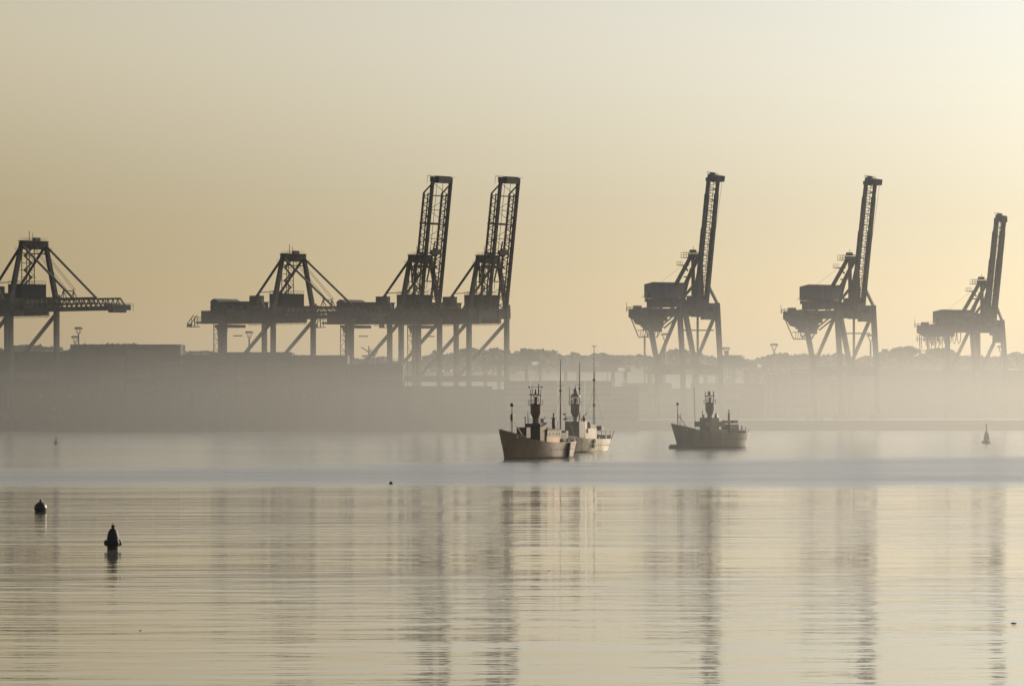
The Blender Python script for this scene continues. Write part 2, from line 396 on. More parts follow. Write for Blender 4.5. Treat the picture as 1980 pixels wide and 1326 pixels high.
def crane_a(label, raised):
    root = thing('container_crane', label, 'crane', group='container cranes with a tapered pylon')
    legs = {}
    for u in (-34.0, 0.0):
        for sg in (-1, 1):
            MB().box((u, 13.4 * sg, 31.0), (2.1, 1.8, 45.0)).build('leg', 'crane_steel', root)
            bo = MB()
            for k in (-1, 1):
                bo.box((u, 13.4 * sg + k * 3.4, 5.35), (1.4, 5.2, 1.3))
                for j in (-1.6, 0, 1.6): bo.lathe([(.5, -.4), (.5, .4)], (u, 13.4 * sg + k * 3.4 + j, 5.1), 8)
            bo.box((u, 13.4 * sg, 7.0), (2.2, 9.0, 2.0))
            bo.build('bogie', 'crane_steel', root)
    for u in (-34.0, 0.0):
        MB().box((u, 0, 24.4), (2.0, 24.7, 3.0)).build('portal_beam', 'crane_steel', root)
        MB().box((u, 0, 56.0), (2.2, 30.0, 5.0)).build('cross_beam', 'crane_steel', root)
    for sg in (-1, 1):
        MB().box((-17, 13.4 * sg, 24.4), (31.5, 1.6, 2.6)).build('sill_beam', 'crane_steel', root)
        MB().beam((-33, 13.4 * sg, 25.5), (-1, 13.4 * sg, 51.5), 1.3, 1.3).build('brace', 'crane_steel', root)
        MB().box((-27.5, 7 * sg, 54.4), (58.0, 1.6, 6.4)).build('main_girder', 'crane_steel', root)
        MB().box((-17, 13.4 * sg, 56.4), (31.6, 1.2, 3.4)).build('side_girder', 'crane_steel', root)
    # under-girder trolley rails and walkway
    wk = MB(); wk.beam((-40, 8.8, 50.6), (0, 8.8, 50.6), .9, .18); wk.rail([(-40, 9.2, 50.6), (0, 9.2, 50.6)], 1.1, .07)
    for i in range(9): wk.beam((-39 + i * 4.8, 8.4, 50.6), (-39 + i * 4.8, 7.6, 51.6), .16)
    wk.build('walkway', 'rail', root)
    # machinery house on the backreach
    mh = MB().box((-37.5, 0, 58.8), (25, 15, 5.0)).build('machine_house', 'house_dark', root)
    rf = MB().prism([(-50.4, 61.3), (-24.6, 61.3), (-24.6, 61.7), (-44, 61.9), (-47.5, 63.4), (-49.5, 62.6)], -7.7, 7.7).build('roof', 'house_dark', mh)
    for k in range(4): MB().box((-46 + k * 6, -7.55, 59.2), (1.6, .1, 1.0)).build('vent', 'rail', mh)
    MB().box((-27, 1.5, 62.6), (5.0, 5.0, 4.0)).build('hoist_house', 'house_dark', root)
    fr = MB()                                                          # open frame at the house end
    for v in (-6, 0, 6): fr.beam((-50, v, 58), (-51.5, v, 60.5), .3).beam((-51.5, v, 60.5), (-51.5, v, 53), .3)
    fr.beam((-51.5, -6, 60.5), (-51.5, 6, 60.5), .3); fr.beam((-51.5, -6, 55), (-51.5, 6, 55), .3)
    fr.build('frame', 'crane_steel', root)
    # tail platform with a hanging basket
    tp = MB().box((-57, 0, 51.9), (7, 15, 1.0)); tp.rail([(-60, -7.4, 52.4), (-60, 7.4, 52.4)], 2.2, .12); tp.rail([(-60, 7.4, 52.4), (-53, 7.4, 52.4)], 2.2, .12)
    tp.box((-56, 2, 54), (3, 6, 3))
    tp.build('tail_platform', 'crane_steel', root)
    bk = MB()
    for v in (-9.5, -7.2):
        bk.beam((-60, v, 55.5), (-64.5, v, 51.5), .3).beam((-64.5, v, 51.5), (-64.5, v, 49.6), .3).beam((-65, v, 49.8), (-58, v, 49.8), .35).beam((-61.5, v, 54), (-61.5, v, 49.8), .22).beam((-59.5, v, 55), (-59.5, v, 49.8), .22)
    bk.box((-64.2, -8.3, 50.6), (1.4, 2.3, 1.6))
    bk.build('service_basket', 'crane_steel', root)
    # trolley, cab and lift tower beside the landside legs
    tr = MB(); tr.box((-44, 0, 50.0), (7, 14, 1.4))
    for x in (-47, -41): tr.beam((x, -6, 50), (x * .5 - 22 - 0.4, -5, 45.2), .3)
    tr.beam((-48, -5, 45.4), (-41, -5, 45.4), .5); tr.beam((-47, 5, 45.4), (-41, 5, 45.4), .5)
    for k in range(9): tr.beam((-47.5 + k * .9, -5.2, 50), (-47.5 + k * .9, -5.2, 45.5 + (k % 3) * .8), .16)
    tro = tr.build('trolley', 'crane_steel', root)
    MB().prism([(-50.5, 50), (-47.5, 50), (-47.5, 46.6), (-49.5, 47.4)], -3.4, -.6).build('operator_cab', 'house_dark', tro)
    lt = MB(); cx_, cv = -39.6, -12.0
    for a in (-1.6, 1.6):
        for b in (-1.6, 1.6): lt.beam((cx_ + a, cv + b, 5), (cx_ + a, cv + b, 51), .32)
    for a in (-1.6, 1.6): lt.lattice((cx_ + a, cv - 1.6, 6), (cx_ + a, cv - 1.6, 50), (cx_ + a, cv + 1.6, 6), (cx_ + a, cv + 1.6, 50), 9, .2)
    for z in range(8, 51, 5): lt.box((cx_, cv, z), (3.4, 3.4, .2))
    lt.build('lift_tower', 'crane_steel', root)
    lm = MB().beam((-36.8, -13.4, 5), (-36.8, -13.4, 51), 1.1).build('cable_duct', 'crane_steel', root)
    # pylon
    for sg in (-1, 1):
        MB().beam((0, 13.2 * sg, 58.0), (0, 6.9 * sg, 83.5), 2.0, 1.9, 1.7, 1.5).build('pylon_leg', 'crane_steel', root)
        MB().prism([(-1.6, 54), (1.4, 54), (1.2, 60.5), (-1.2, 60.5)], 13.4 * sg - 1.25, 13.4 * sg + 1.25).build('leg_gusset', 'crane_steel', root)
    MB().box((0, 0, 82.3), (2.2, 14.8, 3.6)).build('pylon_head', 'crane_steel', root)
    MB().beam((0, -9.2, 78.6), (0, 9.2, 78.6), .5).build('pylon_tie', 'crane_steel', root)
    pr = MB(); pr.box((0, 0, 84.2), (3.4, 15.4, .2)); pr.rail([(1.7, -6, 84.2), (1.7, 6, 84.2)], 1.2, .06); pr.rail([(-1.7, -6, 84.2), (-1.7, 6, 84.2)], 1.2, .06)
    for sg in (-1, 1): pr.rail([(-2.4, 8.6 * sg, 80), (2.4, 8.6 * sg, 80)], 1.2, .08); pr.beam((0, 8.6 * sg, 80), (0, 7.2 * sg, 78.8), .2); pr.beam((0, 8.6 * sg, 80), (0, 8.6 * sg, 84.2), .12); pr.beam((0, 8.6 * sg, 84.1), (0, 7 * sg, 84.1), .12)
    pr.beam((0, -2.5, 84), (0, -2.5, 88.6), .2); pr.beam((0, -.5, 84), (0, -.5, 87.8), .16); pr.box((0, 1.6, 85.0), (1.8, 3.2, 1.5))
    pr.build('top_platform', 'rail', root)
    MB().box((-5, 0.5, 61.8), (9.0, 14.5, 6.6)).build('electrical_house', 'house_dark', root)
    er = MB(); er.rail([(-.6, -6.6, 65.2), (-.6, 7.6, 65.2)], 1.3, .09); er.rail([(-9.4, -6.6, 65.2), (-9.4, 7.6, 65.2)], 1.3, .09); er.rail([(-9.4, -6.6, 65.2), (-.6, -6.6, 65.2)], 1.3, .09)
    er.build('railing', 'rail', root)
    st = MB(); sx, sv = -4.5, 0.6
    for a in (-1.7, 1.7):
        for b in (-2.2, 2.2): st.beam((sx + a, sv + b, 65), (sx + a, sv + b, 81), .28)
    for k in range(5):
        z = 65 + k * 3.2; d_ = 1 if k % 2 else -1
        st.beam((sx, sv + 2.2 * d_, z), (sx, sv - 2.2 * d_, z + 3.2), .9, .35); st.box((sx, sv - 2.6 * d_, z + 3.2), (3.6, 1.4, .2)); st.beam((sx + 1.4, sv + 2.2 * d_, z + 1.1), (sx + 1.4, sv - 2.2 * d_, z + 4.3), .16)
        for b in (-2.2, 2.2): st.beam((sx - 1.7, sv + b, z + 3.2), (sx + 1.7, sv + b, z + 3.2), .2)
        st.beam((sx - 1.7, sv - 2.2, z + 3.2), (sx - 1.7, sv + 2.2, z + 3.2), .2)
    st.build('stair_tower', 'crane_steel', root)
    for sg in (-1, 1):
        MB().beam((-.8, 7 * sg, 81.6), (-24.2, 7 * sg, 57.8), .85, .85).build('backstay', 'crane_steel', root)
    sf = MB()
    for sg in (-1,):
        sf.beam((-16.6, 7.4 * sg, 65.8), (-1, 10.5 * sg, 65.8), .34); sf.beam((-16.6, 7.4 * sg, 65.8), (-16.6, 7.4 * sg, 57.6), .5); sf.beam((-16.6, 7.4 * sg, 65.8), (-12, 7 * sg, 57.6), .4)
    sf.build('stay_frame', 'crane_steel', root)
    dk = MB()
    for k in range(7): dk.beam((-19 + k * .9, -8, 57), (-19 + k * .9, -8, 60 - (k % 3) * .8), .2)
    dk.rail([(-22, -8.6, 57.6), (-12, -8.6, 57.6)], 1.2, .1)
    dk.build('deck_gear', 'rail', root)
    truss_boom(root, raised)
    return root
c2 = crane_a('dark container crane with lowered boom, its pylon rising clear of the container stacks', False)
c4 = crane_a('raised twin-truss crane whose whole waterside leg stands clear beside the open tree line', True)
c1 = copy_tree(c2); c3 = copy_tree(c4)
c1['label'] = 'nearest dark container crane, lowered truss boom pointing over the tallest container stack'
c3['label'] = 'raised twin-truss crane between the lowered-boom crane and its matching raised neighbour'
for o, px, D in ((c1, 65, 1840), (c2, 567, 1990), (c3, 813, 2005), (c4, 943.5, 2010)):
    o.location = at(px, D); o.rotation_euler = (0, 0, YAW_A)
c1.location.z = 0.2

# ------------------------------------------------------------------ cranes with splayed legs and a slim twin-girder boom
YAW_B = -math.atan2(0.8, 0.6)
def crane_b(label, p):
    root = thing('slant_leg_crane', label, 'crane', group='slim container cranes with slanted legs')
    G, HB = p['g'], p['hw']                       # girder level, half leg spacing
    s = 'crane_grey'
    for sg in (-1, 1):
        v = HB * sg
        lg = MB().beam((p['lt'], v, G + 1), (p['lb'], v, p['kz']), 2.0, 2.0, 1.9, 1.9).build('leg', s, root)
        MB().beam((p['lb'], v, p['kz'] + .6), (p['lb'] + p['foot'], v, 5), 1.9, 1.9).build('lower_leg', s, lg)
        lg = MB().beam((0, v, G + 6.4), (p['wb'], v, p['kz']), 2.2, 2.0, 1.9, 1.9).build('leg', s, root)
        MB().beam((p['wb'], v, p['kz'] + .6), (p['wb'] + 1.2, v, 5), 1.9, 1.9).build('lower_leg', s, lg)
        MB().beam((-.6, v, G + 2.0), (p['lb'] + 1.2, v, p['kz'] + 1.2), 1.3).build('brace', s, root)
        MB().beam((p['lb'], v, p['pz']), (p['wb'], v, p['pz']), 1.5, 2.6).build('portal_beam', s, root)
        for u in (p['lb'] + p['foot'], p['wb'] + 1.2):
            bo = MB()
            for k in (-1, 1): bo.box((u, v + 3 * k, 5.3), (1.3, 4.6, 1.3))
            bo.box((u, v, 6.6), (1.9, 8, 1.4)); bo.build('bogie', s, root)
        MB().beam((0, 3 * sg, G + 5.2), (0, v + .8 * sg, G + 5.2), 2.0, 2.2).build('cross_beam', s, root)
        MB().beam((2.6, 3 * sg, G + 16.5), (0, v, G + 6.5), 1.1).build('pylon_strut', s, root)
        MB().box((-20.5, 2.9 * sg, G + 2.0), (58, 1.6, 4.0)).build('main_girder', s, root)
    for u in (p['lb'] + p['foot'] * .3, p['wb']):
        MB().beam((u, -HB, p['kz'] - 2), (u, HB, p['kz'] - 2), 1.4, 2.2).build('sill_beam', s, root)
    MB().beam((p['lt'], -HB - .6, G + 1.2), (p['lt'], HB + .6, G + 1.2), 1.8, 2.0).build('landside_beam', s, root)
    # machine house
    z0 = G + p['hz']
    mh = MB().prism([(p['h0'], z0), (p['h1'], z0), (p['h1'], z0 + p['hh'] - .5), ((p['h0'] * 2 + p['h1']) / 3, z0 + p['hh']), (p['h0'], z0 + p['hh'] - 1.0)], -p['hv'], p['hv']).build('machine_house', 'house_blue', root)
    for k in range(5):
        u = p['h0'] + (p['h1'] - p['h0']) * (k + .5) / 5
        MB().box((u, -p['hv'] - .06, z0 + p['hh'] * .45), (.25, .12, p['hh'] * .8)).build('wall_rib', 'house_blue', mh)
    MB().box((p['h0'] + 4, -p['hv'] - .08, z0 + 1.3), (1.2, .14, 2.2)).build('door', 'house_dark', mh)
    sf = MB()
    for u in (p['h0'] + 1.5, (p['h0'] + p['h1']) / 2, p['h1'] - 1):
        for sg in (-1, 1): sf.beam((u, p['hv'] * sg * .9, z0), (u + 1.0, 2.9 * sg, G + 3.5), .9)
    sf.box(((p['h0'] + p['h1']) / 2, 0, z0 - 1.0), (p['h1'] - p['h0'], p['hv'] * 2 - .6, 1.5))
    sf.rail([(p['h0'] - .8, -p['hv'] - .8, z0), (p['h1'], -p['hv'] - .8, z0)], 1.1, .08)
    sf.build('house_frame', s, root)
    if p['deep']:
        MB().box(((p['h0'] + p['h1']) / 2 + 2, 0, G + 6.4), (p['h1'] - p['h0'] + 2, p['hv'] * 1.7, 3.4)).build('plant_deck', s, root)
    md = MB().box((-3.5, 0, G + 5.4), (15, 5.0, 4.4)); md.box((3.6, 0, G + 1.0), (9.0, 7.6, 3.0)); md.box((7.2, 0, G - .2), (3, 6.6, 3.4)); md.box((-2, 0, G + 8.6), (8, 4.6, 2.4))
    md.build('hinge_deck', s, root)
    # tail gear: parked trolley with its cab and hanging head block
    tg = MB().prism([(-49.5, G + 3.4), (-46, G + 4.2), (-36, G + 4.8), (-28, G + 3.0), (-28, G - 2), (-44, G - 2), (-49, G)], -3.6, 3.6)
    tg.build('tail_girder', s, root)
    tl = MB()
    if not p['festoon']:
        tl.prism([(-47.5, G - 1), (-29, G - 1), (-30, G - 4.6), (-39, G - 4.4), (-45.5, G - 3.2)], -2.6, 2.4); tl.box((-32, 0, G - 5.6), (3.6, 4.0, 3.4)); tl.box((-39.5, 0, G - 5.0), (2.2, 3.6, 2.2)); tl.box((-43, 1, G - 3.6), (1.6, 3, 2.4))
        for v in (-3.2, 3.0):
            tl.beam((-49, v, G + 1), (-42.2, v, G - 9.6), .4); tl.beam((-43, v, G - 6.4), (-32.5, v, G - 6.4), .4); tl.beam((-42, v, G - 9.8), (-35.5, v, G - 9.8), .5); tl.beam((-35.5, v, G - 9.8), (-32, v, G - 6), .4)
            for k in range(4): tl.beam((-41 + k * 1.8, v, G - 9.6), (-40 + k * 1.8, v, G - 6.4), .22)
        tro = tl.build('trolley', s, root)
        MB().prism([(-38, G - 1.5), (-34.5, G - 1.5), (-34.5, G - 4.8), (-37.2, G - 4.8)], 3.6, 6.2).build('operator_cab', 'house_dark', tro)
        cg = MB()                                                     # access cage between the landside legs
        for v in (-1.6, 1.6):
            cg.beam((-37, v, G - 1), (-37, v, G - 6), .35).beam((-30, v, G), (-30, v, G - 4.4), .35).beam((-37, v, G - 5), (-28, v, G - 5), .35).beam((-28, v, G - 5.4), (-17, v, G + .4), .6).beam((-37, v, G - 2), (-28, v, G - 2), .3).beam((-37, v, G - 1), (-30, v, G - 5), .3)
        cg.build('access_cage', s, root)
    else:
        for v in (-2.8, 2.6):
            for k in range(10): tl.beam((-50 + k * 1.7, v, G - 1), (-50 + k * 1.7, v, G - 4.5 - (k % 3) * 2.0), .3)
            tl.beam((-51, v, G - 3.2), (-33, v, G - 3.2), .4); tl.beam((-48, v, G - 9.2), (-31, v, G - 9.2), .5); tl.beam((-48, v, G - 1), (-48, v, G - 9), .4); tl.beam((-39, v, G - 1), (-39, v, G - 9), .35)
        tl.build('trolley', s, root)
        for k in range(7):
            u0 = -40 + k * 3.5; pts = [(u0 + 3.1 * t / 8, -3.2, G - .2 - 5.6 * (1 - (2 * t / 8 - 1) ** 2) ** .6) for t in range(9)]
            MB().tube(pts, .24, 5).build('festoon_loop', 'rope', root)
        MB().box((-1, 9, G - 3.0), (5, 3, 5)).build('cab_pod', 'house_dark', root)
    pf = MB(); pf.rail([(-51, -3.4, G + 3), (-51, 3.4, G + 3)], 2.2, .14); pf.rail([(-51, -3.6, G + 3), (-42, -3.6, G + 4)], 1.6, .12)
    pf.box((-47, 0, G + 5.0), (3.0, 3.0, 1.8)); pf.beam((-51.4, -3.4, G + 3), (-51.4, -3.4, G + 7.5), .16)
    pf.build('tail_railing', 'rail', root)
    # pylon
    pt = p['pt']
    for sg in (-1, 1):
        MB().beam((-2.6, 2.4 * sg, pt), (p['rs'], 2.9 * sg, z0 + p['hh'] - 1.5), 1.4).build('pylon_back_leg', s, root)
        MB().beam((-1.0, 2.4 * sg, pt), (-.2, 2.9 * sg, G + 6), 1.3).build('pylon_front_leg', s, root)
        MB().beam((-2.4, 2.4 * sg, (pt * 1.6 + G * .4) / 2), (-7.5, 2.9 * sg, G + 9), .9).build('pylon_brace', s, root)
    MB().box((-2.0, 0, pt + .2), (4.0, 6.2, 2.0)).build('pylon_head', s, root)
    pp = MB()
    pp.box((-5.0, -1, pt - .6), (6.2, 6.8, .25)); pp.rail([(-8, -4.2, pt - .6), (-2, -4.2, pt - .6)], 2.4, .11, 1.6); pp.rail([(-8, -4.2, pt - .6), (-8, 2.4, pt - .6)], 2.4, .11, 1.6)
    pp.build('pylon_platform', 'rail', root); pp = MB(); pp.box((-9.6, -1.5, pt - 4.2), (4.6, 4.6, .3)); pp.rail([(-11.8, -3.8, pt - 4), (-7.4, -3.8, pt - 4)], 1.6, .1, 1.2); pp.beam((-9.6, -1.5, pt - 4.2), (-6, -1.5, pt - 7), .6); pp.build('service_platform', 'rail', root); pp = MB()
    pp.box((-4, 0, pt + 2.4), (2.4, 2.4, 1.6)); pp.beam((-4.4, .6, pt + 1.7), (-4.4, .6, pt + 4.8), .16); pp.box((-2, 0, pt + 1.8), (5.6, 5.0, .3))
    pp.build('sheave_block', 'rail', root)
    MB().beam((-7, -3, (pt + G + 9) / 2), (-2, -3, (pt + G + 9) / 2), .6).build('pylon_tie', s, root)
    MB().tube([(-9, -2, pt - 4), (p['h0'] + 10, -3, z0 + p['hh'] - .3)], .05, 4).build('stay_rope', 'rope', root)
    # boom, raised
    ph, L = R(81.7), p['L']
    def P(sv, dd, v): return (2.0 + sv * math.cos(ph) - dd * math.sin(ph), v, G + 3 + sv * math.sin(ph) + dd * math.cos(ph))
    for sg in (-1, 1):
        v = p['bv'] * sg; w_ = p['bw']
        b = MB(); b.beam(P(0, 0, v), P(L * .62, 0, v), w_, 2.3); b.beam(P(L * .62, -.15, v), P(L * .88, -.15, v), w_, 1.8); b.beam(P(L * .88, -.2, v), P(L, -.35, v), w_ * .9, 1.3)
        b.build('boom_girder', s, root)
    la = MB(); la.lattice(P(2, 0, -p['bv']), P(L - 1, 0, -p['bv']), P(2, 0, p['bv']), P(L - 1, 0, p['bv']), 22, .3)
    la.tube([P(3, .5, -1), P(L - 1, .3, -1)], .15, 4).tube([P(3, .5, 1), P(L - 1, .3, 1)], .15, 4)
    for k in range(1, 12): la.beam(P(L * k / 12, .6, -p['bv']), P(L * k / 12, .6, p['bv']), .3)
    la.build('lattice', s, root)
    hd = MB(); hd.beam(P(L + .6, 1.6, 0), P(L + .4, p['tip'], 0), p['bv'] * 1.5, 2.8); hd.beam(P(L - .6, 1.0, 0), P(L - .6, -2.2, 0), 2 * p['bv'] + 1.4, 1.8)
    hd.beam(P(L + 2.2, 1, -1), P(L + 2.4, -2, -1), .8, 1.2)
    h_ = hd.build('boom_head', s, root)
    hr = MB(); hr.rail([P(L + 2.0, 2, -2.4), P(L + 2.0, p['tip'], -2.4)], 1.0, .1, 1.4); hr.build('railing', 'rail', h_)
    MB().tube([P(L - 1, p['tip'] + .3, 1), P(L * .2, -2.2, 1.5)], .09, 4).build('hoist_rope', 'rope', root)
    return root
PB = dict(g=54.6, hw=11.8, lt=-24.0, lb=-17.0, kz=32.0, foot=0.6, wb=2.5, pz=27.6, hz=9.2, hh=7.8, h0=-35.5, h1=-15.0, hv=5.0, deep=True, festoon=False,
          pt=83.5, rs=-13.5, L=63.6, bv=3.0, bw=1.55, tip=-6.2)
c5 = crane_b('slim raised-boom crane on slanted legs, directly behind the lone hazy lightship', PB)
c6 = copy_tree(c5); c6['label'] = 'slim raised-boom crane on slanted legs, between the lone lightship and the conical lattice buoy'
P7 = dict(PB, g=50.0, hw=10.8, lt=-18.2, lb=-17.6, kz=28, foot=0.2, wb=3.2, pz=22.5, hz=5.0, hh=7.2, h0=-36.0, h1=-14.5, hv=4.6, deep=True, festoon=True,
          pt=75.6, rs=-14.5, L=56.0, bv=2.6, bw=2.5, tip=-3.2)
c7 = crane_b('palest and shortest raised-boom crane, cable loops hanging below its girder', P7)
for o, px, D, dz in ((c5, 1350, 2000, 0), (c6, 1653, 2020, -.6), (c7, 1907.5, 2150, -.5)):
    o.location = at(px, D, dz); o.rotation_euler = (0, 0, YAW_B)

# ------------------------------------------------------------------ moored container ship and stacked containers
def box_mesh(i):
    b = MB().box((0, 0, 1.3), (12.1, 2.38, 2.50))
    for k in range(11): b.box((-5.4 + k * 1.08, -1.2, 1.3), (.42, .06, 2.2))
    for x in (-6.0, 6.0):
        for y in (-1.16, 1.16): b.box((x, y, 1.3), (.18, .14, 2.59))
    o = b.build('shipping_container', 'box%d' % i); me = o.data; bpy.data.objects.remove(o); return me
BOXES = [box_mesh(i) for i in range(len(BOX_COLS))]
def container(x, y, z, label, group, i):
    o = bpy.data.objects.new('shipping_container', BOXES[i]); col.objects.link(o); o.location = (x, y, z)
    return tag(o, label, 'container', group)
SY = 1868.0                                            # near side of the ship
cs = thing('container_ship', 'dark container ship moored along the quay under a wall of stacked containers', 'ship', (-140, SY + 15, 0))
hull = MB(); XB = 106.0
secs = [(-170, 15, -2, 15), (60, 15, -2, 15), (130, 14.8, -2, 15.2), (138, 14.0, 1.5, 15.6)]
vs_ = []
for x, hb, zb, zt in secs:
    k = .93 if hb > 8 else .55
    vs_ += [(x if hb > 1 else x - 5, -hb * k, zb), (x, -hb, zt), (x, hb, zt), (x if hb > 1 else x - 5, hb * k, zb)]
fs_ = [(i * 4 + j, i * 4 + (j + 1) % 4, i * 4 + 4 + (j + 1) % 4, i * 4 + 4 + j) for i in range(len(secs) - 1) for j in range(4)] + [(0, 1, 2, 3), tuple(range(4 * len(secs) - 4, 4 * len(secs)))]
MB().add(vs_, fs_).build('hull', 'ship_hull', cs)
for k in range(18):
    MB().box((-165 + k * 13.2, -14.2, 15.7), (.8, 1.0, 1.4)).build('lashing_pillar', 'crane_grey', cs)
fh = MB().box((134, 0, 16.6), (7, 20, 4.0))
fh.build('forecastle', 'ship_hull', cs)
shipL, shipG = 'shipping container in the hazy stacks aboard the moored ship', 'containers aboard the moored ship'
rng = random.Random(3); masses = MB()
# (bay left edge column in the photo, top row) read off the skyline of the stacks
bays = []
x = -300.0
while x < 28:
    px = CX + F * (x + 6.2) / SY
    top = 680 if px < 138 else 665.5 if px < 358 else 686 if px < 398 else 680.5 if px < 585 else 686.5 if px < 690 else 703
    if px > 760: break
    n = math.ceil((Z(top, SY) - 20.3) / 2.6); bays.append((x + 6.2, n, Z(top, SY))); x += 12.55
for bx, nn, zt in bays:
    z0 = zt - nn * 2.6
    MB().box((bx + 140, 0, (14.9 + z0 - .02) / 2), (12.4, 29.4, z0 - .02 - 14.9)).build('hatch_cover', 'ship_hull', cs)
    for t in range(nn):
        if bx > -290 + 100: container(bx, SY + 1.3, z0 + t * 2.6, shipL, shipG, rng.randrange(6))
        for r_ in range(0 if bx < -190 else 1, 11): masses.box((bx, SY + 1.3 + r_ * 2.52, z0 + t * 2.6 + 1.3), (12.1, 2.4, 2.5))
dk_ = max(b[0] for b in bays) + 140 + 6.3
MB().box(((dk_ + 131) / 2, 0, 17.5), (131 - dk_, 28, 5.2)).build('hatch_cover', 'ship_hull', cs)
st_ = masses.build('stacked_containers', 'box1'); st_['kind'] = 'stuff'
# yard stacks on the quay
yardL, yardG = 'shipping container in the low misty stacks on the quay', 'containers stacked on the quay'
ym = MB()
def yard(px0, px1, top, y):
    x = (px0 - CX) / F * y + 6.1; n = int(round((Z(top, y) - 4.6) / 2.6))
    while x < (px1 - CX) / F * y - 5:
        m_ = n - (rng.random() < .18)
        for t in range(m_):
            container(x, y + 1.3, 4.62 + t * 2.6, yardL, yardG, rng.randrange(6))
            for r_ in range(1, 5): ym.box((x, y + 1.3 + r_ * 2.52, 4.62 + t * 2.6 + 1.3), (12.1, 2.4, 2.5))
        x += 12.5
yard(975, 1262, 737, 1914); yard(1205, 1310, 736, 2100); yard(1290, 1492, 741, 2115); yard(1440, 1580, 718, 2200); yard(1560, 1700, 714, 2214)
yo = ym.build('stacked_yard_containers', 'box3'); yo['kind'] = 'stuff'
# long transit shed behind the palest crane
sd = thing('transit_shed', 'long low pale shed on the quay behind the palest crane', 'shed', at(1780, 2240, 4.6))
X0, X1 = (1665 - 1780) / F * 2240, (2200 - 1780) / F * 2240; zt = Z(716, 2240) - 4.6
MB().box(((X0 + X1) / 2, 20, zt / 2 - .6), (X1 - X0, 40, zt - 1.2)).build('wall', 'shed', sd)
MB().prism([(X0 - 1, zt - 1.2), (X1 + 1, zt - 1.2), (X1 + 1, zt), (X0 - 1, zt)], -1.5, 41.5).build('roof', 'shed', sd)
for k in range(12): MB().box((X0 + 10 + k * (X1 - X0 - 20) / 11, -.05, 4.0), (8, .3, 8)).build('door', 'shed', sd)
wf = thing('walkway_gantry', 'pale fence-like raised gantry beside the second slant-legged crane', 'gantry', at(1520, 2150, 0))
gw = MB(); zg = Z(710, 2150); gx0, gx1 = (1455 - 1520) / F * 2150, (1600 - 1520) / F * 2150
gw.beam((gx0, 0, zg + 1.5), (gx1, 0, zg + 1.5), .35); gw.beam((gx0, 0, zg - 2.4), (gx1, 0, zg - 2.4), .9)
gw.build('deck', 'crane_grey', wf)
for k in range(9):
    xx = gx0 + (gx1 - gx0) * k / 8; MB().beam((xx, 0, 4.6), (xx, 0, zg + 1.6), .5 if k % 2 == 0 else .3).build('post', 'crane_grey', wf)

# ------------------------------------------------------------------ yard gantry cranes behind the quay
def gantry(label, px0, px1, beam_y, D, hx0, hx1, cab):
    s_ = D / F; root = thing('yard_gantry_crane', label, 'gantry crane', at((px0 + px1) / 2, D, 0), 0, 'yard gantry cranes behind the quay')
    W = (px1 - px0) * s_; zb = Z(beam_y, D); m = (px0 + px1) / 2
    dv = 17.0; sh = 26 * s_                                         # depth between the two leg frames and how far it is offset
    span = W - sh
    for k, (ox, oy) in enumerate(((-W / 2 + 1, 0), (-W / 2 + 1 + sh, dv))):
        MB().box((ox + span / 2 - .4, oy, zb - 1.4), (span + 3, 1.4, 2.8)).build('main_girder', 'crane_grey', root)
        for e in (0, span - 1.5): MB().box((ox + e, oy, (zb - 2.8 + 4.6) / 2), (2.0, 1.5, zb - 2.8 - 4.6)).build('leg', 'crane_grey', root)
    for e in (0, span - 1.5):
        p0, p1 = (-W / 2 + 1 + e, 0), (-W / 2 + 1 + sh + e, dv)
        MB().beam((*p0, zb - 1.6), (*p1, zb - 1.6), 1.2, 1.8).build('end_beam', 'crane_grey', root)
        MB().beam((*p0, 9.0), (*p1, 9.0), 1.0, 1.2).build('sill_beam', 'crane_grey', root)
    e = span - 1.5
    MB().beam((-W / 2 + 1 + e, 0, 14), (-W / 2 + 1 + sh + e, dv, zb - 6), .7).build('brace', 'crane_grey', root)
    hc = ((hx0 + hx1) / 2 - m) * s_; hw = (hx1 - hx0) * s_
    tr = MB(); tr.box((hc, dv / 2, zb + 1.2), (hw, 10, 2.2)); tr.box((hc + hw * .1, dv / 2, zb + 2.9), (hw * .6, 7, 1.6)); tr.rail([(hc - hw / 2, 1, zb + 2.2), (hc + hw / 2, 1, zb + 2.2)], 1.2, .12)
    tr.box((hc - hw * .3, dv / 2, zb + 4.2), (2.2, 3, 4.0)); tr.build('trolley', 'crane_grey', root)
    rl = MB(); rl.rail([(-W / 2, -.9, zb), (W / 2 - sh, -.9, zb)], 1.4, .12, 3); rl.build('railing', 'rail', root)
    if cab:
        cb = MB(); cb.box((hc - hw * .2, 6, zb - 10), (3.4, 3, 3)); cb.beam((hc - hw * .2, 6, zb - 8.6), (hc - hw * .2, 6, zb - 1), .5); cb.box((hc - hw * .5, 6, zb - 12), (10, 2.4, .7)); cb.build('spreader', 'crane_grey', root)
    return root
gantry('misty yard gantry with a bulky trolley, seen past the last twin-truss crane', 935, 1046, 696, 2150, 1002, 1044, False)
gantry('misty yard gantry directly above the pair of anchored lightships', 1090, 1213, 708, 2150, 1160, 1208, True)
gantry('yard gantry straddling behind the legs of the first slant-legged crane', 1252, 1392, 713, 2160, 1254, 1282, True)
gantry('yard gantry just beyond the first slant-legged crane, half hidden by stacks', 1392, 1482, 700, 2170, 1398, 1440, True)
rs = thing('yard_gantry_crane', 'dark girder end and deck gear between the container wall and the third dark crane', 'gantry crane', at(735, 2120, 0), 0, 'yard gantry cranes behind the quay')
rb = MB(); zz = Z(698, 2120); rb.box((2, 0, zz - 1.6), (22, 5, 3.2)); rb.rail([(-9, -2.6, zz), (13, -2.6, zz)], 1.2, .12); rb.build('main_girder', 'crane_grey', rs)
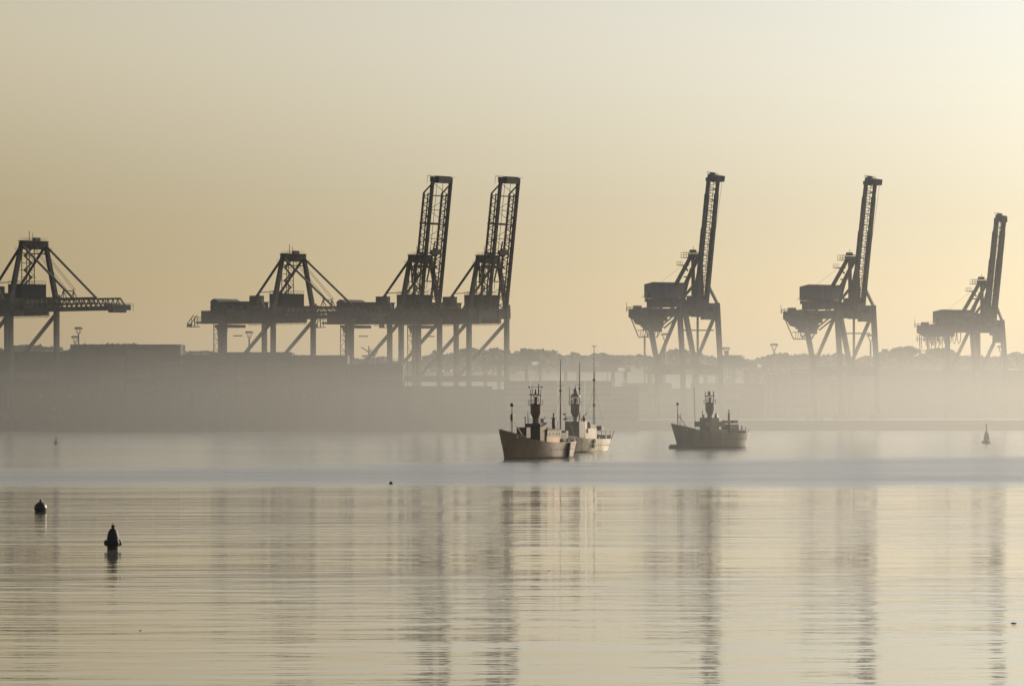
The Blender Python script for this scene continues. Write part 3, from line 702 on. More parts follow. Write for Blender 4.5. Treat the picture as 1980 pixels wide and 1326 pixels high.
for x_ in (-8, 12): MB().box((x_, 0, (zz - 3.2 + 4.6) / 2), (1.8, 1.8, zz - 3.2 - 4.6)).build('leg', 'crane_grey', rs)
lm_ = thing('signal_mast', 'short mast with a spread of arms poking above the container wall end', 'mast', at(713, 2080, 4.6))
ms = MB(); zt = Z(669, 2080) - 4.6
ms.tube([(0, 0, 0), (0, 0, zt)], .35, 6)
ms.build('pole', 'crane_grey', lm_)
for k, a in enumerate((-30, 20, 75, 140)):
    MB().beam((0, 0, zt - 6 + k), (5 * math.cos(R(a)), 2 * math.sin(R(a)), zt - 3.6 + k), .5).build('arm', 'crane_grey', lm_)
MB().box((0, 0, zt - 5), (7, 3, .8)).build('platform', 'crane_grey', lm_)

# ------------------------------------------------------------------ floodlight masts
def light_mast(label, px, py, D, w=2.1):
    root = thing('floodlight_mast', label, 'light mast', at(px, D, 4.6), 0, 'floodlight masts in the port')
    h = Z(py, D) - 4.6; k = D / 2400
    MB().tube([(0, 0, 0), (0, 0, h - 4 * k)], [.9 * k, .5 * k], 8).build('pole', 'crane_grey', root)
    hd = MB(); hd.lathe([(w * k, -.3 * k), (w * k, .3 * k)], (0, 0, h - .4 * k), 14)
    for a in range(4): hd.beam((1.0 * k * math.cos(a * 1.571 + .5), 1.0 * k * math.sin(a * 1.571 + .5), h - 3.6 * k), (w * .85 * k * math.cos(a * 1.571 + .5), w * .85 * k * math.sin(a * 1.571 + .5), h - .9 * k), .28 * k)
    hd.lathe([(1.2 * k, -.15 * k), (1.2 * k, .2 * k)], (0, 0, h - 3.7 * k), 8)
    hr = hd.build('lamp_ring', 'crane_grey', root)
    for a in range(8):
        MB().box((w * k * math.cos(a * .785), w * k * math.sin(a * .785), h - 1.0 * k), (.7 * k, .7 * k, .6 * k)).build('floodlight', 'rail', hr)
    return root
light_mast('taller of two floodlight masts rising over the tallest container stack', 152, 632, 2350)
light_mast('shorter floodlight mast close beside the taller one over the container stack', 145.5, 649, 2700)
light_mast('floodlight mast behind the backreach of the lowered-boom crane', 482, 640, 2350)
light_mast('floodlight mast between the trolley and legs of the first slant-legged crane', 1286, 644, 2400)
light_mast('low floodlight mast just beyond the waterside leg of the first slant-legged crane', 1404, 671, 2700)
light_mast('lone slender floodlight mast in the gap between the two slant-legged cranes', 1497, 664, 2500)
light_mast('floodlight mast seen beside the waterside leg of the second slant-legged crane', 1683.5, 646, 2500)
light_mast('faint floodlight mast behind the waterside leg of the palest crane', 1936, 668, 2600)
sm = thing('slender_pole', 'thin upright pole with a short crossbar inside the first slant-legged crane', 'mast', at(1349, 2035, 4.6))
MB().tube([(0, 0, 0), (0, 0, Z(604, 2035) - 4.6)], .65, 6).build('pole', 'crane_grey', sm)
MB().beam((-8, 0, Z(638.5, 2035) - 4.6), (8, 0, Z(638.5, 2035) - 4.6), .6).build('crossbar', 'crane_grey', sm)
sm2 = copy_tree(sm); sm2['label'] = 'thin upright pole with a short crossbar inside the second slant-legged crane'; sm2.location = at(1651, 2055, 3.4)
sm3 = thing('slender_pole', 'faint hair-thin pole on the tree line near the lone crane trolley', 'mast', at(1246.5, 2300, 4.6))
MB().tube([(0, 0, 0), (0, 0, Z(648, 2300) - 4.6)], .6, 6).build('pole', 'shed', sm3)

# ------------------------------------------------------------------ trees on the far hill
def tree_mesh(seed, tall, pine=False):
    r = random.Random(seed); cr = MB()
    lobes = []
    if pine:
        for k in range(7): lobes.append((r.uniform(-4.6, 4.6), r.uniform(-4, 4), tall - 2.6 + r.uniform(-.6, 1.0), r.uniform(2.2, 3.2), .55))
    else:
        for k in range(11):
            a = r.uniform(0, 6.28); q = r.uniform(0, 4.2); lobes.append((q * math.cos(a), q * math.sin(a), tall * r.uniform(.42, .8) - q * .25, r.uniform(2.0, 3.6), .85))
    for (x, y, z, rad, sq) in lobes:
        for k in range(70):
            d = Vector((r.gauss(0, 1), r.gauss(0, 1), r.gauss(0, 1))).normalized() * rad * (r.random() ** .33)
            c = Vector((x + d.x, y + d.y, z + d.z * sq)); s_ = r.uniform(.35, .95)
            a = Vector((r.gauss(0, 1), r.gauss(0, 1), r.gauss(0, 1))).normalized(); b = a.orthogonal().normalized()
            cr.add([c - a * s_ - b * s_, c + a * s_ - b * s_ * .6, c + a * s_ * .7 + b * s_, c - a * s_ * .8 + b * s_ * .8], [(0, 1, 2, 3)])
    c_ = cr.build('crown', 'foliage'); t = MB(); t.tube([(0, 0, -3), (.2, 0, tall * .3), (.3, .1, tall * .62)], [.55, .4, .2], 6)
    for k in range(4):
        x, y, z, rad, sq = lobes[k]; t.tube([(.2, 0, tall * (.3 if not pine else .55)), (x * .8, y * .8, z)], [.25, .08], 5)
    t_ = t.build('trunk', 'bark'); m = (c_.data, t_.data); bpy.data.objects.remove(c_); bpy.data.objects.remove(t_); return m
TREES = [tree_mesh(11 + k, 12.0) for k in range(6)]; PINE = tree_mesh(77, 15.0, True)
treeL, treeG = 'hazy round-crowned tree in the far tree line behind the port', 'trees of the far hill'
tr_rng = random.Random(5)
def tree(px, py, D, label=treeL, meshes=None, k=None, squash=1.0):
    p = at(px, D); gz = ground_z(p.x, D)
    m = meshes or TREES[tr_rng.randrange(6)]; H = 15.2 if meshes else 12.3
    h = max(8.0, Z(py, D) - gz); s_ = h / H
    root = thing('pine_tree' if meshes else 'tree', label, 'tree', (p.x, D, gz), tr_rng.uniform(0, 6.28), treeG)
    wx = max(s_, k or 0) * squash
    root.scale = (wx, wx, s_)
    for nm, me in (('crown', m[0]), ('trunk', m[1])):
        o = bpy.data.objects.new(nm, me); col.objects.link(o); o.parent = root
    return root
SKY = [(-20, 672), (60, 665), (98, 668), (140, 674), (180, 663), (226, 662), (300, 676), (385, 676), (440, 680), (500, 681), (560, 684), (640, 686), (690, 692), (722, 689), (740, 687), (768, 697), (800, 698), (832, 686), (846, 676), (862, 683),
       (876, 681), (896, 674), (915, 672), (935, 673), (955, 672), (975, 674), (992, 684), (1004, 677), (1018, 672), (1034, 672), (1048, 675), (1062, 676), (1074, 684), (1086, 693),
       (1100, 686), (1111, 680), (1124, 685), (1140, 687), (1150, 681), (1164, 681), (1180, 685), (1196, 690), (1210, 690), (1224, 685), (1240, 684), (1258, 688), (1275, 690), (1290, 679), (1304, 673),
       (1318, 674), (1334, 681), (1350, 680), (1362, 686), (1376, 686), (1390, 692), (1402, 684), (1418, 686), (1436, 692), (1456, 694), (1472, 690), (1486, 686), (1500, 681), (1514, 680), (1530, 684), (1548, 683),
       (1566, 683), (1584, 685), (1604, 684), (1618, 680), (1634, 688), (1650, 690), (1668, 690), (1684, 686), (1702, 684), (1716, 678), (1730, 673), (1742, 676), (1772, 684), (1788, 680), (1802, 674), (1816, 672), (1830, 676), (1846, 684), (1866, 686),
       (1890, 685), (1912, 688), (1934, 688), (1950, 683), (1964, 679), (1978, 684), (2000, 688), (2040, 685)]
for px, py in SKY: tree(px, py + tr_rng.uniform(-2.4, 2.0), tr_rng.uniform(3150, 3420), k=1.0, squash=tr_rng.uniform(0.95, 1.55))
tree(1757, 665, 3160, 'tall flat-topped pine standing above the far tree line', PINE)
tree(1812, 669, 3160, 'broad flat-topped pine above the tree line behind the palest crane trolley', PINE)
fw = MB(); wr = random.Random(9)
for k in range(26000):
    D = wr.uniform(3050, 3500); px = wr.uniform(-150, 2150); i = min(range(len(SKY)), key=lambda j: abs(SKY[j][0] - px)); top = SKY[i][1] + 5
    x = (px - CX) / F * D; gz = ground_z(x, D); zt = max(gz + 3, Z(top, D)); z = gz + (zt - gz) * wr.random() ** .7
    c = Vector((x, D, z)); s_ = wr.uniform(1.0, 2.2); a = Vector((wr.gauss(0, 1), wr.gauss(0, 1), wr.gauss(0, 1))).normalized(); b = a.orthogonal().normalized()
    fw.add([c - a * s_ - b * s_, c + a * s_ - b * s_ * .6, c + a * s_ * .7 + b * s_, c - a * s_ * .8 + b * s_ * .8], [(0, 1, 2, 3)])
fo = fw.build('wood', 'foliage'); fo['kind'] = 'stuff'; fo['label'] = 'far wooded slope behind the container port'
# ------------------------------------------------------------------ lightships (x = towards the bow, y = port, z = up)
def hull_mesh(L=40.0, B=3.9, bow=6.2, mid=3.7, stern=4.0):
    N = 28; prof = []
    for i in range(N + 1):
        t = i / N; x = -L / 2 + L * t
        if t < .30: hb = B * math.sin(math.pi / 2 * (t / .30) ** .55) if t > 0 else .15
        elif t < .50: hb = B
        else: hb = B * (1 - ((t - .50) / .50) ** 2.0)
        hb = max(hb, .12)
        fl = .90 if t < .46 else .90 - .52 * ((t - .46) / .54) ** 1.0         # flare: waterline narrower than deck near the bow
        if t < .3: fl = .92 - .32 * (1 - t / .3) ** 1.6
        zt = mid + (bow - mid) * max(0, (t - .45) / .55) ** 1.8 + (stern - mid) * max(0, (.3 - t) / .3) ** 1.5
        rake = 2.6 * max(0, (t - .8) / .2) ** 2 - 1.3 * max(0, (.15 - t) / .15) ** 2
        ring = []
        for j, q in enumerate((0, .18, .38, .6, .8, 1.0)):                      # keel .. deck
            z = -1.6 + (zt + 1.6) * q
            f = fl + (1 - fl) * max(0, (z) / zt) ** 1.3 if z > 0 else fl * (1 + z / 4.5)
            ring.append((x - rake * (1 - max(0, z) / zt), hb * f, z))
        prof.append(ring)
    vs, fs = [], []; K = 6
    for ring in prof: vs += [(x, y, z) for x, y, z in ring] + [(x, -y, z) for x, y, z in reversed(ring)]
    for i in range(N):
        for j in range(2 * K - 1): fs.append((i * 12 + j, i * 12 + j + 1, i * 12 + 13 + j, i * 12 + 12 + j))
        fs.append((i * 12 + 11, i * 12, i * 12 + 12, i * 12 + 23))
    fs += [tuple(range(12)), tuple(range(N * 12, N * 12 + 12))]
    return vs, fs, prof
def deck_edge(prof, i): return prof[i][-1]

def fore_mast(root, x, z0, h, rack=True):
    m = MB().tube([(x, 0, z0), (x, 0, z0 + h * .62), (x, 0, z0 + h)], [.14, .11, .05], 6).build('fore_mast', 'dark_iron', root)
    MB().lathe([(.05, -.42), (.3, -.3), (.42, 0), (.3, .3), (.05, .42)], (x, 0, z0 + h - .35), 12).build('mast_ball', 'dark_iron', m)
    if rack:
        MB().box((x, .05, z0 + h * .56), (.5, .5, 1.5)).build('fog_horn', 'dark_iron', m)
        rk = MB()
        for k in range(8): rk.beam((x, 0, z0 + 1.2 + k * .42), (x + .9, .05, z0 + 1.2 + k * .42), .06)
        rk.beam((x + .9, .05, z0 + 1.0), (x + .9, .05, z0 + 4.4), .05); rk.build('signal_rack', 'dark_iron', m)
    st = MB()
    for dx, dy in ((-2.6, 1.4), (-2.6, -1.4), (-1.6, 1.8)): st.tube([(x, 0, z0 + h * .55), (x + dx, dy, z0 - .2)], .05, 4)
    st.build('stay', 'rope', m)

def lantern_tower(root, z0, mt, roof, zs, r0=.62, r1=1.16, bars=True):
    """zs: heights of flare start, full width, gallery, lantern top above z0's frame (absolute)"""
    fz, wz, gz, tz = zs
    t = MB().lathe([(r0 + .1, z0 - z0 * 0), (r0, z0 + .4), (r0, fz), (r0 + .05, fz + .05), (r1, wz), (r1, gz)], (0, 0, 0), 20).build('lantern_tower', mt, root, True)
    MB().lathe([(r1 + .45, gz - .35), (r1 + .45, gz - .25)], (0, 0, 0), 18).build('gallery', 'dark_iron', t)
    gr = MB()
    for k in range(10):
        a = k * .628; p = Vector(((r1 + .42) * math.cos(a), (r1 + .42) * math.sin(a), gz - .25)); gr.beam(p, p + Vector((0, 0, 1.0)), .06)
        q = Vector(((r1 + .42) * math.cos(a + .628), (r1 + .42) * math.sin(a + .628), gz + .75)); gr.beam(p + Vector((0, 0, 1)), q, .06)
    gr.build('gallery_rail', 'dark_iron', t)
    lb = MB()
    for k in range(8):
        a = k * .785 + .2; lb.beam((r1 * .94 * math.cos(a), r1 * .94 * math.sin(a), gz), (r1 * .94 * math.cos(a), r1 * .94 * math.sin(a), tz), .085)
    ln = lb.build('lantern_frame', 'dark_iron', t)
    MB().lathe([(.5, gz), (.34, gz + .5), (.28, gz + .8), (.36, gz + .9), (.36, tz - .45), (.2, tz - .3)], (0, 0, 0), 14).build('lamp', 'dark_iron', t, True)
    if roof:
        g_ = MB(); nn = 16
        vs = [(r1 * .9 * math.cos(6.2832 * k / nn), r1 * .9 * math.sin(6.2832 * k / nn), z) for z in (gz + .02, tz) for k in range(nn)]
        g_.add(vs, [(k, (k + 1) % nn, nn + (k + 1) % nn, nn + k) for k in range(nn)]); g_.build('lantern_glass', 'glass', t)
        MB().lathe([(r1 + .16, tz), (r1 + .12, tz + .12), (r1 * .62, tz + .75), (.42, tz + 1.0), (.40, tz + 1.3), (.5, tz + 1.42), (.42, tz + 1.8), (.12, tz + 2.1), (.05, tz + 2.9)], (0, 0, 0), 20).build('lantern_roof', mt, t, True)
        va = MB().beam((-.25, 0, tz + 2.75), (.25, 0, tz + 2.75), .1); va.beam((1.0, -1.1, gz), (1.0, -1.1, tz + 2.4), .12); va.build('vane', 'dark_iron', t)
    else:
        MB().lathe([(r1 + .25, tz), (r1 + .25, tz + .22)], (0, 0, 0), 18).build('top_ring', 'dark_iron', t)
        an = MB()
        for k in range(5):
            a = k * 1.2566 + .5; an.beam((r1 * math.cos(a), r1 * math.sin(a), tz), (r1 * math.cos(a), r1 * math.sin(a), tz + 1.3), .13)
        an.lathe([(.3, tz + .2), (.2, tz + .9), (.12, tz + 1.3)], (0, 0, 0), 10)
        if bars:
            an.beam((-.75, -1.9, tz + 1.75), (.75, 1.9, tz + 1.75), .07); an.box((-.75, -1.9, tz + 1.72), (.4, .4, .32)); an.box((.75, 1.9, tz + 1.72), (.4, .4, .32))
            an.beam((.3, .8, tz + .2), (.35, .9, tz + 2.3), .2); an.beam((0, -.9, tz), (0, -.9, tz + 2.3), .08)
        an.build('aerial', 'dark_iron', t)
    return t

def hull_parts(root, hm_, dims, bul, fender=None, portn=11):
    vs, fs, prof = hull_mesh(**dims)
    h = MB().add(vs, fs).build('hull', hm_, root, True)
    # weed-stained waterline belt just proud of the plating
    N = 28
    for nm, m_, zlo, zhi, off in (('waterline_belt', 'weed', -.3, .38, .03), ('rubbing_strake', hm_, dims['mid'] - 1.15, dims['mid'] - .95, .07)):
        b = MB()
        for sg in (1, -1):
            pts = []
            for i in range(1 if nm == 'waterline_belt' else 3, N - 1):
                ring = prof[i]
                def atz(z):
                    for (x0, y0, z0), (x1, y1, z1) in zip(ring, ring[1:]):
                        if z <= z1: k = (z - z0) / (z1 - z0); return (x0 + (x1 - x0) * k, (y0 + (y1 - y0) * k + off) * sg, z)
                    return (ring[-1][0], (ring[-1][1] + off) * sg, z)
                pts.append((atz(zlo), atz(zhi)))
            q = [p for pr in pts for p in pr]; b.add(q, [(2 * i, 2 * i + 1, 2 * i + 3, 2 * i + 2) for i in range(len(pts) - 1)])
        b.build(nm, m_, h)
    def side(t, z, off=.04):
        i = min(N - 1, int(t * N)); fr = t * N - i
        def a(ring):
            for p, q in zip(ring, ring[1:]):
                if z <= q[2]: k = (z - p[2]) / (q[2] - p[2]); return Vector(p).lerp(Vector(q), k)
            return Vector(ring[-1])
        v = a(prof[i]).lerp(a(prof[i + 1]), fr); v.y += off; return v
    for k in range(portn):
        p = side(.1 + .42 * k / portn, dims['mid'] - 1.55)
        MB().lathe([(.17, -.03), (.17, .03)], (0, 0, 0), 10).build('porthole', 'dark_iron', h).matrix_local = Matrix.Translation(p) @ Matrix.Rotation(R(90), 4, 'X')
    # bulwark: low wall round the bow, port side run along midships
    def wall(i0, i1, hh, mm, nm):
        b = MB()
        for sg in (1, -1):
            for i in range(i0, i1):
                a, c = Vector(prof[i][-1]), Vector(prof[i + 1][-1]); a.y *= sg; c.y *= sg
                b.beam(a + Vector((0, 0, hh / 2)), c + Vector((0, 0, hh / 2)), .1, hh)
        return b.build(nm, mm, root)
    wall(22, 28, .35, hm_, 'bow_bulwark')
    wall(bul[0], bul[1], bul[2], bul[3], 'midship_bulwark')
    rl = MB()
    for sg in (1, -1): rl.rail([(x, y * sg, z) for x, y, z in (prof[i][-1] for i in range(1, bul[0]))], .95, .05, 1.6)
    rl.build('railing', 'dark_iron', root)
    MB().lathe([(.16, -.05), (.24, 0), (.16, .05)], (0, 0, 0), 12).build('hawse_pipe', 'white', h).matrix_local = Matrix.Translation(side(.86, dims['bow'] - 1.35, .02)) @ Matrix.Rotation(R(62), 4, 'X')
    bt = MB()
    for x in (dims['L'] / 2 - 4.0, dims['L'] / 2 - 4.9, dims['L'] / 2 - 2.9): bt.tube([(x, 0, prof[26][-1][2] - .9), (x, 0, prof[26][-1][2] + .35)], .14, 6)
    bt.build('bollard', 'dark_iron', root)
    return h, prof, side
ALPHA = R(62)
def heading(a): return math.atan2(-math.sin(a), -math.cos(a))

# --- the weathered red-brown lightship, nearest
D1 = 8000 * CAM_H / (887 - HY) + 3
ls = thing('lightship', 'nearest rusty brown lightship with open-topped lantern tower and ball on its fore mast', 'lightship', at(1036, D1), heading(ALPHA), 'anchored lightships')
h, prof, side = hull_parts(ls, 'hull_red', dict(L=33.0, bow=6.1, mid=3.5, stern=3.9), (11, 16, 1.15, 'bulwark_red'))
ladder = MB()
p = side(.27, .2, .12); p2 = side(.27, 3.4, .12)
MB().beam(p, p2, .9, .22).build('fender_board', 'rubber', h)
MB().beam(p + Vector((-.75, .03, 0)), p2 + Vector((-.75, .03, 0)), .1, .1).build('ladder_rail', 'white', h)
mh = MB().box((.1, 0, 5.6), (2.8, 3.7, 3.8)).build('wheelhouse', 'house_red', ls)
for k in (-1.1, 0, 1.1): MB().box((1.52, k, 6.6), (.06, .7, .6)).build('window', 'dark_iron', mh)
r_ = MB(); r_.rail([(1.5, -1.85, 7.5), (1.5, 1.85, 7.5)], 1.0, .05, .9); r_.rail([(-1.2, 1.85, 7.5), (1.5, 1.85, 7.5)], 1.0, .05, .9); r_.beam((1.3, -1.2, 7.5), (1.3, -1.2, 10.0), .1); r_.beam((1.4, -1.8, 7.5), (1.4, -1.8, 9), .2); r_.box((-1.2, 2.1, 7.6), (1.6, .9, .15)); r_.box((-1, 1.2, 8.1), (.7, .7, 1.0)); r_.beam((-.6, 1.2, 8), (-.6, 2.0, 8.9), .14)
r_.build('roof_gear', 'dark_iron', mh)
ah = MB().box((-4.6, 0, 4.9), (6.6, 4.2, 2.6)).build('deckhouse', 'house_buff', ls)
for k in range(4): MB().lathe([(.2, -.03), (.2, .03)], (0, 0, 0), 10).build('porthole', 'dark_iron', ah).matrix_local = Matrix.Translation((-2.6 - k * 1.45, 2.13, 5.3)) @ Matrix.Rotation(R(90), 4, 'X')
MB().box((-4.6, 0, 6.27), (6.9, 4.5, .14)).build('roof', 'house_red', ah)
ch = MB().box((-9.6, .4, 4.5), (2.4, 3.0, 2.0)).build('companion_hatch', 'house_red', ls)
MB().box((-11.2, .8, 4.6), (1.2, 1.8, 2.6)).build('engine_casing', 'house_buff', ls)
MB().box((5.6, 0, 5.6), (1.8, 2.4, 2.2)).build('winch_house', 'house_red', ls)
fn = MB().tube([(-8.2, 0, 3.4), (-8.2, 0, 8.6)], .34, 10).tube([(-8.2, 0, 8.6), (-8.2, 0, 9.7)], .16, 8).build('exhaust_mast', 'house_red', ls)
MB().beam((-8.2, -.6, 8.6), (-8.2, .6, 8.6), .12).beam((-10.2, 0, 5.5), (-10.2, 0, 8.0), .07).beam((-8, .5, 5.5), (-8, .5, 7), .07).build('crosstree', 'dark_iron', fn)
rr = random.Random(2)
for k in range(9): MB().box((-7.6 - k * .85, 2.5 - (k % 3) * .9, 3.9), (rr.uniform(.3, .8), rr.uniform(.3, .8), rr.uniform(.5, 1.3))).build('deck_box', 'house_red', ls)
fore_mast(ls, 10.8, 4.9, 6.9)
lantern_tower(ls, 7.4, 'tower_red', False, (8.6, 9.7, 11.7, 13.5))

# --- the cream lightship with tall aerial masts, behind it
D2 = 8000 * CAM_H / (875 - HY) + 4
l2 = thing('lightship', 'cream lightship with conical lantern roof and three tall thin masts', 'lightship', at(1112.5, D2), heading(ALPHA), 'anchored lightships')
h, prof, side = hull_parts(l2, 'hull_cream', dict(L=33.0, bow=6.0, mid=3.3, stern=3.2), (11, 16, 1.3, 'cream'), portn=12)
MB().box((0.2, 0, 5.4), (3.0, 3.9, 4.2)).build('wheelhouse', 'tower_grey', l2)
wr_ = MB(); wr_.rail([(1.7, -1.95, 7.5), (1.7, 1.95, 7.5)], 1.0, .06, .6); wr_.beam((1.6, -1.8, 7.5), (1.6, -1.8, 9.4), .13); wr_.beam((1.6, -2.3, 8), (1.6, -1.4, 8.2), .3); wr_.beam((1.6, -2.4, 9.2), (1.6, -1.8, 9.3), .35)
wr_.build('bridge_rail', 'dark_iron', l2)
MB().box((-1.9, 1.0, 5.6), (1.1, 1.9, 3.8)).build('companionway', 'cream', l2)
MB().box((-4.8, .4, 4.6), (4.6, 3.6, 2.4)).build('deckhouse', 'cream', l2)
bm_ = MB(); bm_.box((-5.6, 1.2, 6.3), (3.2, 1.7, 1.0)); bm_.prism([(-7.2, 6.0), (-4.0, 6.0), (-4.4, 5.5), (-6.8, 5.5)], .4, 2.0); bm_.build('ship_boat', 'tower_grey', l2)
mg = MB(); mg.lathe([(.5, 6.2), (.3, 7.6), (.42, 8.2), (.15, 9.0)], (-3.4, .6, 0), 10); mg.beam((-3.4, .6, 8.6), (-4.0, 1.0, 9.6), .14); mg.beam((-3.8, .2, 7.2), (-4.8, 1.4, 7.0), .5); mg.beam((-2.6, .4, 6), (-2.6, .4, 8.2), .2)
mg.build('searchlight', 'dark_iron', l2)
aw = MB().box((-12.3, 0, 5.35), (7.6, 5.4, .22)).build('awning', 'tower_grey', l2)
for x in (-9.0, -11.3, -13.6, -15.8):
    for sg in (-1, 1): MB().beam((x, 2.5 * sg * (1 if x > -15 else .7), 3.1), (x, 2.6 * sg, 5.3), .13).build('post', 'dark_iron', aw)
MB().box((-12.6, .5, 5.9), (1.9, 1.4, .9)).build('liferaft', 'tower_grey', l2)
for k in range(7): MB().box((-9.6 - k * .9, 1.5 - (k % 3) * 1.3, 3.5), (rr.uniform(.3, .7), rr.uniform(.3, .9), rr.uniform(.5, 1.6))).build('deck_box', 'dark_iron', l2)
MB().lathe([(.55, -.16), (.62, 0), (.55, .16)], (0, 0, 0), 14)
for z in (2.75, 1.6):
    MB().lathe([(.2, -.16), (.5, -.16), (.58, 0), (.5, .16), (.2, .16)], (0, 0, 0), 14).build('tyre_fender', 'rubber', h).matrix_local = Matrix.Translation(side(.435, z, .18)) @ Matrix.Rotation(R(90), 4, 'X')
def tall_mast(root, x, y, z0, zt, r, name, lattice=False):
    if not lattice:
        m = MB().tube([(x, y, z0), (x, y, z0 + (zt - z0) * .6), (x, y, zt)], [r, r * .85, r * .45], 6).build(name, 'dark_iron', root)
        s_ = MB(); s_.beam((x, y - .8, z0 + (zt - z0) * .66), (x, y + .8, z0 + (zt - z0) * .66), .08); s_.lathe([(r * 1.9, 0), (r * 1.9, .5)], (x, y, z0 + (zt - z0) * .58), 8); s_.build('crosstree', 'dark_iron', m)
    else:
        m_ = MB(); w_ = .24; zs_ = z0 + (zt - z0) * .72
        for a in range(3): m_.beam((x + w_ * math.cos(a * 2.094), y + w_ * math.sin(a * 2.094), z0), (x + w_ * .6 * math.cos(a * 2.094), y + w_ * .6 * math.sin(a * 2.094), zs_), .09)
        for k in range(24):
            z = z0 + (zs_ - z0) * k / 24
            for a in range(3): m_.beam((x + w_ * math.cos(a * 2.094), y + w_ * math.sin(a * 2.094), z), (x + w_ * math.cos(a * 2.094 + 2.094), y + w_ * math.sin(a * 2.094 + 2.094), z + .6), .06)
        m_.beam((x, y, zs_), (x, y, zt), .12); m_.beam((x - .2, y - .7, zt - .1), (x + .2, y + .7, zt - .1), .14)
        for f in (.35, .62): m_.lathe([(.36, 0), (.36, .55)], (x, y, z0 + (zt - z0) * f), 8)
        m = m_.build(name, 'dark_iron', root)
    g_ = MB()
    for dx, dy in ((3.0, 2.2), (3.0, -2.2), (-3.4, 2.2), (-3.4, -2.2)): g_.tube([(x, y, z0 + (zt - z0) * .55), (max(-15.5, x + dx), dy, z0 - .3)], .028, 3)
    g_.build('guy_wire', 'rope', m)
tall_mast(l2, 7.8, 0, 3.8, 22.4, .17, 'aerial_mast'); tall_mast(l2, -2.6, -.2, 5.8, 21.8, .15, 'aerial_mast'); tall_mast(l2, -9.6, .2, 3.3, 25.8, .2, 'lattice_mast', True)
lantern_tower(l2, 7.4, 'tower_grey', True, (8.5, 9.7, 11.7, 13.4), r0=.5, r1=1.14)

# --- the lone grey lightship further off
D3 = 8000 * CAM_H / (866.5 - HY) + 3
l3 = thing('lightship', 'lone hazy grey lightship lying apart, seen almost side-on in silhouette', 'lightship', at(1372.5, D3), heading(R(45)), 'anchored lightships')
h, prof, side = hull_parts(l3, 'hull_grey', dict(L=30.0, B=3.6, bow=6.3, mid=4.0, stern=4.0), (11, 16, .9, 'hull_grey'))
MB().box((.2, 0, 5.9), (3.6, 3.6, 4.4)).build('wheelhouse', 'hull_grey', l3)
MB().box((0, 0, 6.4), (7.8, 4.0, 1.4)).build('bridge_deck', 'hull_grey', l3)
MB().box((-8.0, 0, 5.0), (3.4, 3.2, 2.6)).build('deckhouse', 'hull_grey', l3)
fn = MB().tube([(-7.6, 0, 6), (-7.6, 0, 9.2)], .32, 10).tube([(-7.6, 0, 9.2), (-7.6, 0, 10.3)], .15, 8).build('exhaust_mast', 'hull_grey', l3)
MB().beam((-7.6, -.5, 9.2), (-7.6, .5, 9.2), .12).build('crosstree', 'dark_iron', fn)
for x in (-6.0, -9.4): MB().box((x, .2, 7.0), (1.6, 1.2, .8)).build('liferaft', 'hull_grey', l3)
gg = MB()
gg.beam((1.6, -1.2, 8), (1.6, -1.2, 10), .12); gg.beam((1.5, -1.0, 8), (1.5, -1.0, 8.9), .4); gg.lathe([(.6, 7.9), (.35, 8.7), (.2, 9.4)], (-1.2, 1.2, 0), 8); gg.beam((-1.6, 1.4, 8), (-.9, 1.0, 9.0), .2)
gg.beam((-11.6, 1.0, 4), (-11.6, 1.0, 6.0), .22); gg.beam((-11.6, 1, 5.9), (-14.3, 0, 5.1), .1); gg.beam((-14.3, 0, 4), (-14.3, 0, 5.6), .16)
for k in range(4): MB().box((-11.0 - k * .85, .9 - (k % 2) * .8, 4.3), (.6, .7, .7)).build('deck_box', 'hull_grey', l3)
gg.build('rigging', 'hull_grey', l3)
fore_mast(l3, 12.6, 5.5, 6.6, False)
MB().tube([(11.6, .3, 5.0), (11.7, .3, 9.3)], .07, 5).build('derrick_post', 'dark_iron', l3)
lantern_tower(l3, 8.0, 'hull_grey', False, (8.9, 10.2, 12.1, 13.8), r0=.68, r1=1.2, bars=False)
wm = thing('mooring_float', 'low dark float lying at the bow of the lone lightship', 'float', at(1308, D3 - 12), R(8))
MB().prism([(-1.9, -.4), (4.2, -.4), (4.2, .75), (3.6, 1.0), (-1.5, 1.0), (-1.9, .6)], -1.1, 1.1).build('hull', 'hull_grey', wm)
MB().tube([(-1.7, 0, 1.0), (3.9, 0, 1.0)], .12, 6).build('rubbing_rail', 'rubber', wm)
pole = thing('withy_pole', 'thin leaning pole standing just off the bow of the lone lightship', 'pole', at(1345, 1500, 0))
MB().tube([(0, 0, -1), (-.6, 0, Z(748, 1500))], .22, 6).build('pole', 'shed', pole)

# ------------------------------------------------------------------ buoys and small floating things
D = 8000 * CAM_H / (989 - HY)
b = thing('mooring_buoy', 'round dark mooring buoy with a stub ring on top', 'buoy', at(78.5, D))
prof_ = [(.05, 1.03)] + [(.685 * math.sin(a), .36 + .685 * math.cos(a)) for a in (R(k) for k in range(6, 150, 9))] + [(.1, -.3)]
bb = MB().lathe([(r_, z if z < 1 else z) for r_, z in reversed(prof_)], (0, 0, 0), 28).build('float', 'buoy_yellow', b, True)
MB().lathe([(.16, .98), (.16, 1.12), (.1, 1.2), (.09, 1.3), (.03, 1.34)], (0, 0, 0), 12).build('ring_stub', 'buoy_dark', b, True)
MB().lathe([(.69, .30), (.70, .34), (.69, .38)], (0, 0, 0), 28).build('belt', 'rubber', b)
D = 8000 * CAM_H / (1062 - HY)
b = thing('bell_buoy', 'dark bell-shaped marker buoy with a small lantern on top, nearest in the water', 'buoy', at(218.5, D))
MB().lathe([(.45, -.4), (.46, .45), (.46, .62), (.44, .8)], (0, 0, 0), 24).build('base_drum', 'buoy_dark', b, True)
